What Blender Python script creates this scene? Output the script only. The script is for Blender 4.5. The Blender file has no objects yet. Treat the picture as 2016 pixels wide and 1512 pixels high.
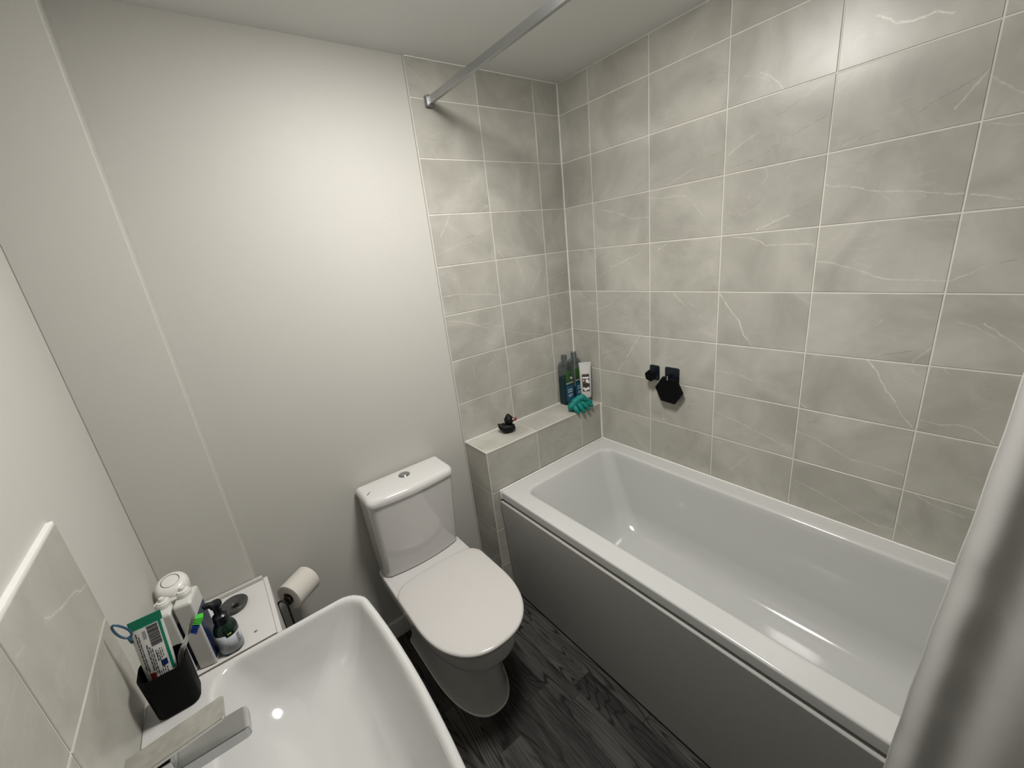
import bpy, bmesh, math, random
from mathutils import Vector, Matrix

random.seed(7)
scene = bpy.context.scene
COL = scene.collection

# ------------------------------------------------------------------ camera
cam_d = bpy.data.cameras.new('camera')
cam_d.sensor_width = 36.0
cam_d.lens = 807.04 / 2016.0 * 36.0
cam_d.clip_start = 0.01
cam = bpy.data.objects.new('camera', cam_d)
COL.objects.link(cam)
_r = Vector((0.78422, -0.61089, -0.108682))
_d = Vector((-0.271844, -0.180816, -0.945202))
_f = Vector((0.557763, 0.770791, -0.307866))
cam.matrix_world = Matrix(((_r.x, -_d.x, -_f.x, -1.587639),
                           (_r.y, -_d.y, -_f.y, -1.577281),
                           (_r.z, -_d.z, -_f.z, 1.627101),
                           (0, 0, 0, 1)))
scene.camera = cam

# ------------------------------------------------------------------ world, lamp, exposure
world = bpy.data.worlds.new('world'); scene.world = world
world.use_nodes = True
world.node_tree.nodes['Background'].inputs[0].default_value = (0.05, 0.05, 0.05, 1)
world.node_tree.nodes['Background'].inputs[1].default_value = 0.3

LAMP = Vector((-0.95, -0.82, 2.33))
LAMP_STRENGTH = 93.0            # the opal bowl of the ceiling light (built below) is the only light in the room

vs = scene.view_settings
vs.view_transform = 'Standard'; vs.look = 'None'; vs.gamma = 1.0; vs.use_curve_mapping = False
vs.exposure = 0.0

# ------------------------------------------------------------------ material helpers
def new_mat(name):
    m = bpy.data.materials.new(name); m.use_nodes = True
    return m, m.node_tree, m.node_tree.nodes['Principled BSDF']

def plain(name, col, rough=0.5, metal=0.0, coat=0.0, noise=0.06, nscale=30.0, bump=0.0, bscale=200.0, trans=0.0, ior=1.45, spec=None):
    """principled with a faint procedural colour variation"""
    m, nt, b = new_mat(name)
    N, L = nt.nodes, nt.links
    tc = N.new('ShaderNodeTexCoord')
    n = N.new('ShaderNodeTexNoise'); n.inputs['Scale'].default_value = nscale; n.inputs['Detail'].default_value = 3
    L.new(tc.outputs['Object'], n.inputs['Vector'])
    mix = N.new('ShaderNodeMix'); mix.data_type = 'RGBA'
    mix.inputs['A'].default_value = tuple(c * (1 - noise) for c in col) + (1,)
    mix.inputs['B'].default_value = tuple(min(1, c * (1 + noise)) for c in col) + (1,)
    L.new(n.outputs['Fac'], mix.inputs['Factor'])
    L.new(mix.outputs['Result'], b.inputs['Base Color'])
    b.inputs['Roughness'].default_value = rough
    b.inputs['Metallic'].default_value = metal
    b.inputs['Coat Weight'].default_value = coat
    b.inputs['Coat Roughness'].default_value = 0.05
    b.inputs['Transmission Weight'].default_value = trans
    b.inputs['IOR'].default_value = ior
    if spec is not None: b.inputs['Specular IOR Level'].default_value = spec
    if bump:
        n2 = N.new('ShaderNodeTexNoise'); n2.inputs['Scale'].default_value = bscale; n2.inputs['Detail'].default_value = 2
        L.new(tc.outputs['Object'], n2.inputs['Vector'])
        bp = N.new('ShaderNodeBump'); bp.inputs['Strength'].default_value = bump; bp.inputs['Distance'].default_value = 0.002
        L.new(n2.outputs['Fac'], bp.inputs['Height']); L.new(bp.outputs['Normal'], b.inputs['Normal'])
    return m

M = {}
M['plaster'] = plain('matt_white_paint', (0.50, 0.49, 0.455), 0.55, noise=0.015, nscale=6, bump=0.12, bscale=350)
M['ceiling'] = plain('ceiling_paint', (0.72, 0.72, 0.71), 0.7, noise=0.015, nscale=6, bump=0.12, bscale=350)
M['grout'] = plain('pale_grout', (0.66, 0.645, 0.59), 0.8, noise=0.05, nscale=80)
M['silicone'] = plain('white_silicone', (0.80, 0.79, 0.76), 0.35)
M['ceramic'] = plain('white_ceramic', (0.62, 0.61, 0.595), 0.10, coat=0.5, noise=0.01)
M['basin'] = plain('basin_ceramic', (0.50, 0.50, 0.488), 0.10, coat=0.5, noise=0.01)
M['acrylic'] = plain('white_acrylic', (0.55, 0.555, 0.54), 0.12, coat=0.3, noise=0.01)
M['seat'] = plain('white_seat_plastic', (0.60, 0.58, 0.56), 0.16, coat=0.2, noise=0.01)
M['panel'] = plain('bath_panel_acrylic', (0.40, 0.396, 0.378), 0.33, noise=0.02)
M['chrome'] = plain('chrome', (0.62, 0.63, 0.64), 0.09, metal=1.0, noise=0.02)
M['satin'] = plain('satin_chrome', (0.50, 0.51, 0.52), 0.22, metal=1.0, noise=0.03)
M['spotted'] = plain('water_spotted_chrome', (0.66, 0.66, 0.63), 0.30, metal=1.0, noise=0.30, nscale=55)
M['black'] = plain('matt_black_plastic', (0.0025, 0.0025, 0.003), 0.6, noise=0.1, spec=0.12)
M['blackwire'] = plain('black_powder_coat', (0.008, 0.008, 0.008), 0.45, noise=0.1)
M['blackrub'] = plain('black_rubber', (0.004, 0.004, 0.0042), 0.5, noise=0.1, spec=0.25)
M['navy'] = plain('dark_adhesive_plate', (0.006, 0.010, 0.016), 0.35, noise=0.1)
M['whiteplastic'] = plain('white_plastic', (0.66, 0.65, 0.62), 0.30, noise=0.02)
M['whitebottle'] = plain('white_bottle_plastic', (0.56, 0.56, 0.53), 0.35, noise=0.02)
M['laminate'] = plain('white_laminate', (0.60, 0.585, 0.57), 0.45, noise=0.015)
M['edge'] = plain('laminate_edge', (0.50, 0.485, 0.46), 0.6, noise=0.03)
M['brownline'] = plain('bare_board_edge', (0.12, 0.085, 0.065), 0.7, noise=0.2)
M['paper'] = plain('tissue_paper', (0.62, 0.59, 0.54), 0.9, noise=0.02, bump=0.25, bscale=300)
M['card'] = plain('cardboard_core', (0.33, 0.25, 0.17), 0.9, noise=0.1)
M['teal'] = plain('teal_rubber', (0.0, 0.185, 0.162), 0.55, noise=0.12, nscale=60)
M['liquid'] = plain('teal_liquid', (0.0, 0.032, 0.042), 0.35, noise=0.2, spec=0.2)
M['clear'] = plain('smoky_clear_plastic', (0.42, 0.45, 0.46), 0.08, trans=0.0, noise=0.02)
M['leaf'] = plain('label_leaf_green', (0.035, 0.10, 0.02), 0.5, noise=0.5, nscale=120)
M['darkgreen'] = plain('label_dark_green', (0.004, 0.035, 0.02), 0.4, noise=0.2)
M['labelblue'] = plain('label_blue', (0.01, 0.09, 0.17), 0.4, noise=0.6, nscale=90)
M['ink'] = plain('printed_ink', (0.03, 0.03, 0.035), 0.6, noise=0.1)
M['inkgrey'] = plain('grey_print', (0.22, 0.23, 0.24), 0.6, noise=0.1)
M['whiteink'] = plain('white_print', (0.75, 0.76, 0.75), 0.5, noise=0.02)
M['brownprint'] = plain('brown_print', (0.075, 0.045, 0.03), 0.5, noise=0.8, nscale=160)
M['capbrown'] = plain('brown_cap', (0.10, 0.07, 0.06), 0.4, noise=0.1)
M['green'] = plain('tube_green', (0.0, 0.15, 0.085), 0.35, noise=0.05)
M['tubewhite'] = plain('tube_white', (0.55, 0.55, 0.53), 0.35, noise=0.02)
M['red'] = plain('red_print', (0.16, 0.012, 0.01), 0.4, noise=0.1)
M['blue'] = plain('bristle_blue', (0.004, 0.03, 0.22), 0.5, noise=0.2, nscale=400)
M['lime'] = plain('bristle_green', (0.08, 0.55, 0.06), 0.5, noise=0.3, nscale=400)
M['steelblue'] = plain('blue_translucent_plastic', (0.03, 0.085, 0.14), 0.3, noise=0.1)
M['handlegrey'] = plain('grey_grip', (0.14, 0.13, 0.13), 0.5, noise=0.3, nscale=200)
M['navylabel'] = plain('navy_label', (0.008, 0.022, 0.085), 0.35, noise=0.7, nscale=70)
M['bottlegreen'] = plain('dark_green_bottle', (0.003, 0.018, 0.010), 0.18, noise=0.2, coat=0.3)
M['pumpblack'] = plain('black_pump', (0.005, 0.006, 0.009), 0.3, noise=0.1)
M['greylabel'] = plain('pale_label', (0.47, 0.50, 0.53), 0.5, noise=0.06)
M['stone'] = plain('dark_stone_dish', (0.055, 0.055, 0.052), 0.25, noise=0.35, nscale=60)
M['beak'] = plain('orange_beak', (0.22, 0.035, 0.015), 0.45, noise=0.15)
M['crumb'] = plain('brown_crumb', (0.22, 0.09, 0.05), 0.8, noise=0.3, nscale=300)
M['gold'] = plain('gold_print', (0.40, 0.33, 0.12), 0.5, noise=0.1)

def clear_mat():
    m, nt, b = new_mat('clear_bottle_plastic')
    N, L = nt.nodes, nt.links
    lw = N.new('ShaderNodeLayerWeight'); lw.inputs['Blend'].default_value = 0.35
    tr = N.new('ShaderNodeBsdfTransparent'); tr.inputs['Color'].default_value = (0.82, 0.85, 0.86, 1)
    mr = N.new('ShaderNodeMapRange'); mr.inputs['To Min'].default_value = 0.07; mr.inputs['To Max'].default_value = 0.50
    L.new(lw.outputs['Facing'], mr.inputs['Value'])
    mx = N.new('ShaderNodeMixShader')
    b.inputs['Base Color'].default_value = (0.10, 0.11, 0.115, 1); b.inputs['Roughness'].default_value = 0.08
    L.new(mr.outputs['Result'], mx.inputs['Fac']); L.new(tr.outputs[0], mx.inputs[1]); L.new(b.outputs[0], mx.inputs[2])
    L.new(mx.outputs[0], N['Material Output'].inputs['Surface'])
    return m
M['clear'] = clear_mat()

def lens_mat():
    m, nt, b = new_mat('lit_lens')
    b.inputs['Emission Color'].default_value = (1.0, 0.975, 0.932, 1)
    b.inputs['Emission Strength'].default_value = LAMP_STRENGTH
    return m
M['lens'] = lens_mat()

def curtain_mat():
    m, nt, b = new_mat('white_polyester')
    N, L = nt.nodes, nt.links
    tc = N.new('ShaderNodeTexCoord')
    n = N.new('ShaderNodeTexNoise'); n.inputs['Scale'].default_value = 900; L.new(tc.outputs['Object'], n.inputs['Vector'])
    bp = N.new('ShaderNodeBump'); bp.inputs['Strength'].default_value = 0.15; bp.inputs['Distance'].default_value = 0.001
    L.new(n.outputs['Fac'], bp.inputs['Height']); L.new(bp.outputs['Normal'], b.inputs['Normal'])
    b.inputs['Base Color'].default_value = (0.70, 0.69, 0.67, 1); b.inputs['Roughness'].default_value = 0.75
    b.inputs['Sheen Weight'].default_value = 0.15
    tl = N.new('ShaderNodeBsdfTranslucent'); tl.inputs['Color'].default_value = (0.4, 0.395, 0.38, 1)
    mx = N.new('ShaderNodeMixShader'); mx.inputs['Fac'].default_value = 0.28
    L.new(b.outputs[0], mx.inputs[1]); L.new(tl.outputs[0], mx.inputs[2]); L.new(mx.outputs[0], N['Material Output'].inputs['Surface'])
    return m
M['curtain'] = curtain_mat()

def wood_mat():
    m, nt, b = new_mat('grey_wood_vinyl')
    N, L = nt.nodes, nt.links
    tc = N.new('ShaderNodeTexCoord'); oi = N.new('ShaderNodeObjectInfo')
    def math(op, a=None, c=None, clamp=False):
        n = N.new('ShaderNodeMath'); n.operation = op; n.use_clamp = clamp
        for i, v in enumerate((a, c)):
            if v is None: continue
            if isinstance(v, (int, float)): n.inputs[i].default_value = v
            else: L.new(v, n.inputs[i])
        return n.outputs[0]
    off = N.new('ShaderNodeVectorMath'); off.operation = 'SCALE'; off.inputs[0].default_value = (13.0, 37.0, 5.0)
    L.new(oi.outputs['Random'], off.inputs['Scale'])
    add = N.new('ShaderNodeVectorMath'); add.operation = 'ADD'
    L.new(tc.outputs['Object'], add.inputs[0]); L.new(off.outputs[0], add.inputs[1])
    def noise(sx, sy, scale, detail, dist=0.0):
        mp = N.new('ShaderNodeMapping'); mp.inputs['Scale'].default_value = (sx, sy, 1); L.new(add.outputs[0], mp.inputs['Vector'])
        n = N.new('ShaderNodeTexNoise'); n.inputs['Scale'].default_value = scale; n.inputs['Detail'].default_value = detail
        n.inputs['Distortion'].default_value = dist; L.new(mp.outputs[0], n.inputs['Vector']); return n.outputs['Fac']
    # growth rings: contour lines of a stretched noise field
    field = noise(1.0, 0.16, 9.0, 1.0, 0.3)
    ring = math('FRACT', math('MULTIPLY', field, 20.0))
    ring = math('ABSOLUTE', math('SUBTRACT', ring, 0.5))
    rr = N.new('ShaderNodeMapRange'); rr.interpolation_type = 'SMOOTHSTEP'
    rr.inputs['From Min'].default_value = 0.0; rr.inputs['From Max'].default_value = 0.22; L.new(ring, rr.inputs['Value'])
    mask = N.new('ShaderNodeMapRange'); mask.interpolation_type = 'SMOOTHSTEP'; L.new(noise(1.0, 0.35, 11.0, 1.0), mask.inputs['Value'])
    mask.inputs['From Min'].default_value = 0.36; mask.inputs['From Max'].default_value = 0.54
    inv = math('SUBTRACT', 1.0, rr.outputs['Result'])
    line = math('MULTIPLY', inv, mask.outputs['Result'])
    fine = noise(1.0, 0.035, 260.0, 3.0)
    cloud = noise(1.0, 0.25, 14.0, 3.0)
    tone = math('ADD', math('MULTIPLY', oi.outputs['Random'], 0.60), math('MULTIPLY', math('SUBTRACT', cloud, 0.32), 0.95))
    tone = math('ADD', tone, math('MULTIPLY', math('SUBTRACT', fine, 0.5), 1.15), True)
    ramp = N.new('ShaderNodeValToRGB'); L.new(tone, ramp.inputs['Fac'])
    ramp.color_ramp.elements[0].color = (0.006, 0.0058, 0.0055, 1)
    ramp.color_ramp.elements[1].color = (0.092, 0.090, 0.084, 1)
    dk = N.new('ShaderNodeMix'); dk.data_type = 'RGBA'; L.new(math('MULTIPLY', line, 0.95), dk.inputs['Factor'])
    L.new(ramp.outputs['Color'], dk.inputs['A']); dk.inputs['B'].default_value = (0.007, 0.007, 0.007, 1)
    # knots
    vo = N.new('ShaderNodeTexVoronoi'); vo.inputs['Scale'].default_value = 5.0
    mp = N.new('ShaderNodeMapping'); mp.inputs['Scale'].default_value = (1.6, 0.7, 1); L.new(add.outputs[0], mp.inputs['Vector']); L.new(mp.outputs[0], vo.inputs['Vector'])
    kr = N.new('ShaderNodeMapRange'); kr.inputs['From Min'].default_value = 0.02; kr.inputs['From Max'].default_value = 0.06; kr.inputs['To Min'].default_value = 0.8; kr.inputs['To Max'].default_value = 0.0
    L.new(vo.outputs['Distance'], kr.inputs['Value'])
    kn = N.new('ShaderNodeMix'); kn.data_type = 'RGBA'; L.new(kr.outputs['Result'], kn.inputs['Factor']); L.new(dk.outputs['Result'], kn.inputs['A']); kn.inputs['B'].default_value = (0.012, 0.012, 0.012, 1)
    L.new(kn.outputs['Result'], b.inputs['Base Color'])
    b.inputs['Roughness'].default_value = 0.45; b.inputs['Specular IOR Level'].default_value = 0.18
    bp = N.new('ShaderNodeBump'); bp.inputs['Strength'].default_value = 0.25; bp.inputs['Distance'].default_value = 0.0006
    L.new(tone, bp.inputs['Height']); L.new(bp.outputs['Normal'], b.inputs['Normal'])
    return m
M['wood'] = wood_mat()

# ------------------------------------------------------------------ marble-print tiles
def marble_group():
    g = bpy.data.node_groups.new('marble_print', 'ShaderNodeTree')
    g.interface.new_socket('Color', in_out='OUTPUT', socket_type='NodeSocketColor')
    g.interface.new_socket('Warped', in_out='OUTPUT', socket_type='NodeSocketVector')
    g.interface.new_socket('Fade', in_out='OUTPUT', socket_type='NodeSocketFloat')
    N, L = g.nodes, g.links
    out = N.new('NodeGroupOutput')
    geo = N.new('ShaderNodeNewGeometry'); oi = N.new('ShaderNodeObjectInfo')
    off = N.new('ShaderNodeVectorMath'); off.operation = 'SCALE'; off.inputs[0].default_value = (17, 29, 41); L.new(oi.outputs['Random'], off.inputs['Scale'])
    add = N.new('ShaderNodeVectorMath'); add.operation = 'ADD'; L.new(geo.outputs['Position'], add.inputs[0]); L.new(off.outputs[0], add.inputs[1])
    n1 = N.new('ShaderNodeTexNoise'); n1.inputs['Scale'].default_value = 4.5; n1.inputs['Detail'].default_value = 6; n1.inputs['Roughness'].default_value = 0.58; n1.inputs['Distortion'].default_value = 0.7
    L.new(add.outputs[0], n1.inputs['Vector'])
    r1 = N.new('ShaderNodeValToRGB'); L.new(n1.outputs['Fac'], r1.inputs['Fac'])
    e = r1.color_ramp.elements
    e[0].position = 0.36; e[0].color = (0.352, 0.341, 0.302, 1)
    e[1].position = 0.68; e[1].color = (0.480, 0.468, 0.421, 1)
    # smoky soft streaks
    mp = N.new('ShaderNodeMapping'); mp.inputs['Rotation'].default_value = (math.radians(35), math.radians(35), 0.3); mp.inputs['Scale'].default_value = (1, 1, 2.4)
    L.new(add.outputs[0], mp.inputs['Vector'])
    n2 = N.new('ShaderNodeTexNoise'); n2.inputs['Scale'].default_value = 5.0; n2.inputs['Detail'].default_value = 5; n2.inputs['Distortion'].default_value = 1.1; L.new(mp.outputs[0], n2.inputs['Vector'])
    s = N.new('ShaderNodeMath'); s.operation = 'SUBTRACT'; s.inputs[1].default_value = 0.5; L.new(n2.outputs['Fac'], s.inputs[0])
    a = N.new('ShaderNodeMath'); a.operation = 'ABSOLUTE'; L.new(s.outputs[0], a.inputs[0])
    r2 = N.new('ShaderNodeMapRange'); r2.interpolation_type = 'SMOOTHSTEP'; r2.inputs['From Min'].default_value = 0.0; r2.inputs['From Max'].default_value = 0.035; r2.inputs['To Min'].default_value = 1; r2.inputs['To Max'].default_value = 0
    L.new(a.outputs[0], r2.inputs['Value'])
    n3 = N.new('ShaderNodeTexNoise'); n3.inputs['Scale'].default_value = 9.0; L.new(add.outputs[0], n3.inputs['Vector'])
    r3 = N.new('ShaderNodeMapRange'); r3.interpolation_type = 'SMOOTHSTEP'; r3.inputs['From Min'].default_value = 0.5; r3.inputs['From Max'].default_value = 0.68; r3.inputs['To Max'].default_value = 0.15; L.new(n3.outputs['Fac'], r3.inputs['Value'])
    mu = N.new('ShaderNodeMath'); mu.operation = 'MULTIPLY'; L.new(r2.outputs['Result'], mu.inputs[0]); L.new(r3.outputs['Result'], mu.inputs[1])
    mx = N.new('ShaderNodeMix'); mx.data_type = 'RGBA'; L.new(mu.outputs[0], mx.inputs['Factor']); L.new(r1.outputs['Color'], mx.inputs['A']); mx.inputs['B'].default_value = (0.62, 0.605, 0.55, 1)
    L.new(mx.outputs['Result'], out.inputs['Color'])
    # warped position for the drawn veins
    n4 = N.new('ShaderNodeTexNoise'); n4.inputs['Scale'].default_value = 55; n4.inputs['Detail'].default_value = 3; L.new(geo.outputs['Position'], n4.inputs['Vector'])
    s4 = N.new('ShaderNodeVectorMath'); s4.operation = 'SUBTRACT'; s4.inputs[1].default_value = (0.5, 0.5, 0.5); L.new(n4.outputs['Color'], s4.inputs[0])
    m4 = N.new('ShaderNodeVectorMath'); m4.operation = 'SCALE'; m4.inputs['Scale'].default_value = 0.011; L.new(s4.outputs[0], m4.inputs[0])
    a4 = N.new('ShaderNodeVectorMath'); a4.operation = 'ADD'; L.new(geo.outputs['Position'], a4.inputs[0]); L.new(m4.outputs[0], a4.inputs[1])
    L.new(a4.outputs[0], out.inputs['Warped'])
    n5 = N.new('ShaderNodeTexNoise'); n5.inputs['Scale'].default_value = 28; n5.inputs['Detail'].default_value = 2; L.new(geo.outputs['Position'], n5.inputs['Vector'])
    r5 = N.new('ShaderNodeMapRange'); r5.inputs['From Min'].default_value = 0.3; r5.inputs['From Max'].default_value = 0.65; r5.inputs['To Min'].default_value = 0.35; L.new(n5.outputs['Fac'], r5.inputs['Value'])
    L.new(r5.outputs['Result'], out.inputs['Fade'])
    return g
MARBLE = marble_group()
VTONE = {'W': (0.0040, 0.80), 'w': (0.0034, 0.52), 'f': (0.0036, 0.26), 'd': (0.0022, 0.50)}

def tile_mat(segs):
    """segs: list of (tone, a, b) in world space, the drawn veins of one tile"""
    m, nt, b = new_mat('marble_tile')
    N, L = nt.nodes, nt.links
    g = N.new('ShaderNodeGroup'); g.node_tree = MARBLE
    col = g.outputs['Color']
    def vm(op, x, y):
        n = N.new('ShaderNodeVectorMath'); n.operation = op
        for i, v in enumerate((x, y)):
            if v is None: continue
            if isinstance(v, Vector): n.inputs[i].default_value = v
            else: L.new(v, n.inputs[i])
        return n
    for tone in 'fwWd':
        ds = None
        for t, a, c in segs:
            if t != tone: continue
            ab = c - a
            pa = vm('SUBTRACT', g.outputs['Warped'], a)
            dt = vm('DOT_PRODUCT', pa.outputs[0], ab / max(ab.length_squared, 1e-9))
            cl = N.new('ShaderNodeClamp'); L.new(dt.outputs['Value'], cl.inputs['Value'])
            sc = N.new('ShaderNodeVectorMath'); sc.operation = 'SCALE'; sc.inputs[0].default_value = ab; L.new(cl.outputs[0], sc.inputs['Scale'])
            ln = vm('DISTANCE', pa.outputs[0], sc.outputs[0]).outputs['Value']
            if ds is None: ds = ln
            else:
                mn = N.new('ShaderNodeMath'); mn.operation = 'MINIMUM'; L.new(ds, mn.inputs[0]); L.new(ln, mn.inputs[1]); ds = mn.outputs[0]
        if ds is None: continue
        w, k = VTONE[tone]
        mr = N.new('ShaderNodeMapRange'); mr.interpolation_type = 'SMOOTHSTEP'
        mr.inputs['From Min'].default_value = 0.0; mr.inputs['From Max'].default_value = w; mr.inputs['To Min'].default_value = k; mr.inputs['To Max'].default_value = 0.0
        L.new(ds, mr.inputs['Value'])
        mu = N.new('ShaderNodeMath'); mu.operation = 'MULTIPLY'; L.new(mr.outputs['Result'], mu.inputs[0]); L.new(g.outputs['Fade'], mu.inputs[1])
        mx = N.new('ShaderNodeMix'); mx.data_type = 'RGBA'; L.new(mu.outputs[0], mx.inputs['Factor']); L.new(col, mx.inputs['A'])
        mx.inputs['B'].default_value = (0.17, 0.163, 0.148, 1) if tone == 'd' else (0.74, 0.725, 0.66, 1)
        col = mx.outputs['Result']
    L.new(col, b.inputs['Base Color'])
    b.inputs['Roughness'].default_value = 0.34
    b.inputs['Specular IOR Level'].default_value = 0.45
    return m
TILE_PLAIN = tile_mat([])

# ------------------------------------------------------------------ mesh helpers
def mesh_obj(name, bm, mat, parent=None, smooth=False, loc=None, rot=None, sharp=None):
    bmesh.ops.recalc_face_normals(bm, faces=bm.faces)
    me = bpy.data.meshes.new(name); bm.to_mesh(me); bm.free()
    if smooth:
        for p in me.polygons: p.use_smooth = True
        if sharp is not None: me.set_sharp_from_angle(angle=math.radians(sharp))
    me.materials.append(mat if not isinstance(mat, str) else M[mat])
    o = bpy.data.objects.new(name, me); COL.objects.link(o)
    if smooth and sharp is not None:
        wn = o.modifiers.new('weighted', 'WEIGHTED_NORMAL'); wn.keep_sharp = True; wn.weight = 90
    if loc is not None: o.location = loc
    if rot is not None: o.rotation_euler = rot
    if parent is not None: o.parent = parent
    return o

def thing(name, label, cat, loc=(0, 0, 0), rotz=0.0, group=None):
    o = bpy.data.objects.new(name, None); o.empty_display_size = 0.05
    COL.objects.link(o); o.location = loc; o.rotation_euler = (0, 0, rotz)
    return tag(o, label, cat, group)

def tag(o, label, cat, group=None):
    o['label'] = label; o['category'] = cat
    if group: o['group'] = group
    return o

def struct(o, label=None):
    o['kind'] = 'structure'
    if label: o['label'] = label
    return o

def box_bm(x0, x1, y0, y1, z0, z1, bev=0.0, seg=2):
    bm = bmesh.new()
    bmesh.ops.create_cube(bm, size=1.0)
    for v in bm.verts:
        v.co = Vector(((x0 + x1) / 2 + v.co.x * (x1 - x0), (y0 + y1) / 2 + v.co.y * (y1 - y0), (z0 + z1) / 2 + v.co.z * (z1 - z0)))
    if bev: bmesh.ops.bevel(bm, geom=list(bm.edges), offset=bev, segments=seg, profile=0.5, affect='EDGES')
    return bm

def box(name, b, mat, parent=None, bev=0.0, seg=2, **k):
    return mesh_obj(name, box_bm(*b, bev=bev, seg=seg), mat, parent, smooth=bev > 0, sharp=40 if bev > 0 else None, **k)

def loft_bm(rings, cap0=True, cap1=True, closed=True, bm=None):
    bm = bm or bmesh.new()
    vr = [[bm.verts.new(p) for p in r] for r in rings]
    n = len(rings[0])
    for a, b in zip(vr, vr[1:]):
        for i in range(n if closed else n - 1):
            j = (i + 1) % n
            bm.faces.new((a[i], a[j], b[j], b[i]))
    if cap0: bm.faces.new(vr[0][::-1])
    if cap1: bm.faces.new(vr[-1])
    return bm

def rrect(x0, x1, y0, y1, r, z, n=6, bow=0.0, bowy=0.0):
    """rounded rectangle ring (ccw), r a number or (r for each corner from x1y1 ccw); bow pushes the x1 side out"""
    rs = (r,) * 4 if not isinstance(r, (tuple, list)) else r
    cs = [(x1, y1, 0, rs[0]), (x0, y1, 1, rs[1]), (x0, y0, 2, rs[2]), (x1, y0, 3, rs[3])]
    sg = [(-1, -1), (1, -1), (1, 1), (-1, 1)]
    pts = []
    for (cx, cy, q, rr), (sx, sy) in zip(cs, sg):
        ox, oy = cx + sx * rr, cy + sy * rr
        for k in range(n + 1):
            a = math.radians(90 * q + 90 * k / n)
            pts.append([ox + rr * math.cos(a), oy + rr * math.sin(a)])
    # subdivide the long sides
    out = []
    m = len(pts); S = 8
    for i in range(m):
        p, q = pts[i], pts[(i + 1) % m]
        out.append(p)
        if i % (n + 1) == n:
            for k in range(1, S): out.append([p[0] + (q[0] - p[0]) * k / S, p[1] + (q[1] - p[1]) * k / S])
    if bow or bowy:
        ym, hy, xm, hx = (y0 + y1) / 2, (y1 - y0) / 2, (x0 + x1) / 2, (x1 - x0) / 2
        for p in out:
            t = (p[1] - ym) / hy; s = max(0.0, (p[0] - xm) / hx); p[0] += bow * (1 - t * t) * min(1, s * 1.3)
            t = (p[0] - xm) / hx; s = max(0.0, -(p[1] - ym) / hy); p[1] -= bowy * (1 - t * t) * min(1, s * 1.3)
    return [(p[0], p[1], z) for p in out]

def lathe_bm(profile, n=32, bm=None, cap0=True, cap1=True, axis=None):
    rings = [[(r * math.cos(2 * math.pi * i / n), r * math.sin(2 * math.pi * i / n), z) for i in range(n)] for r, z in profile]
    return loft_bm(rings, cap0, cap1, bm=bm)

def tube_bm(pts, r, n=10, bm=None, closed=False):
    pts = [Vector(p) for p in pts]
    rr = r if isinstance(r, (list, tuple)) else [r] * len(pts)
    rings = []
    up = None
    m = len(pts)
    for i, p in enumerate(pts):
        if closed: t = pts[(i + 1) % m] - pts[i - 1]
        else: t = pts[min(i + 1, m - 1)] - pts[max(i - 1, 0)]
        t.normalize()
        if up is None:
            up = Vector((0, 0, 1)) if abs(t.z) < 0.9 else Vector((1, 0, 0))
        s = t.cross(up).normalized(); up = s.cross(t).normalized()
        rings.append([p + (s * math.cos(2 * math.pi * k / n) + up * math.sin(2 * math.pi * k / n)) * rr[i] for k in range(n)])
    if closed:
        rings.append(rings[0])
        bm = loft_bm(rings, False, False, bm=bm); bmesh.ops.remove_doubles(bm, verts=bm.verts, dist=1e-6); return bm
    return loft_bm(rings, True, True, bm=bm)

def smooth_path(pts, n=6):
    """Catmull-Rom through pts"""
    P = [Vector(p) for p in pts]; P = [P[0] * 2 - P[1]] + P + [P[-1] * 2 - P[-2]]
    out = []
    for i in range(1, len(P) - 2):
        for k in range(n):
            t = k / n
            a, b, c, d = P[i - 1], P[i], P[i + 1], P[i + 2]
            out.append(0.5 * ((2 * b) + (c - a) * t + (2 * a - 5 * b + 4 * c - d) * t * t + (3 * b - a - 3 * c + d) * t ** 3))
    out.append(P[-2]); return out

def text_obj(name, body, size, mat, parent, matrix, extrude=0.0001):
    cu = bpy.data.curves.new(name + '_curve', 'FONT'); cu.body = body; cu.size = size; cu.extrude = extrude
    cu.align_x = 'CENTER'; cu.align_y = 'CENTER'
    t = bpy.data.objects.new(name + '_tmp', cu); COL.objects.link(t)
    dg = bpy.context.evaluated_depsgraph_get()
    me = bpy.data.meshes.new_from_object(t.evaluated_get(dg))
    bpy.data.objects.remove(t); bpy.data.curves.remove(cu)
    me.name = name; me.materials.clear(); me.materials.append(M[mat])
    o = bpy.data.objects.new(name, me); COL.objects.link(o); o.parent = parent; o.matrix_local = matrix
    return o

def frame(origin, right, up):
    r = Vector(right).normalized(); u = Vector(up); u = (u - r * u.dot(r)).normalized(); n = r.cross(u)
    return Matrix(((r.x, u.x, n.x, origin[0]), (r.y, u.y, n.y, origin[1]), (r.z, u.z, n.z, origin[2]), (0, 0, 0, 1)))

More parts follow.
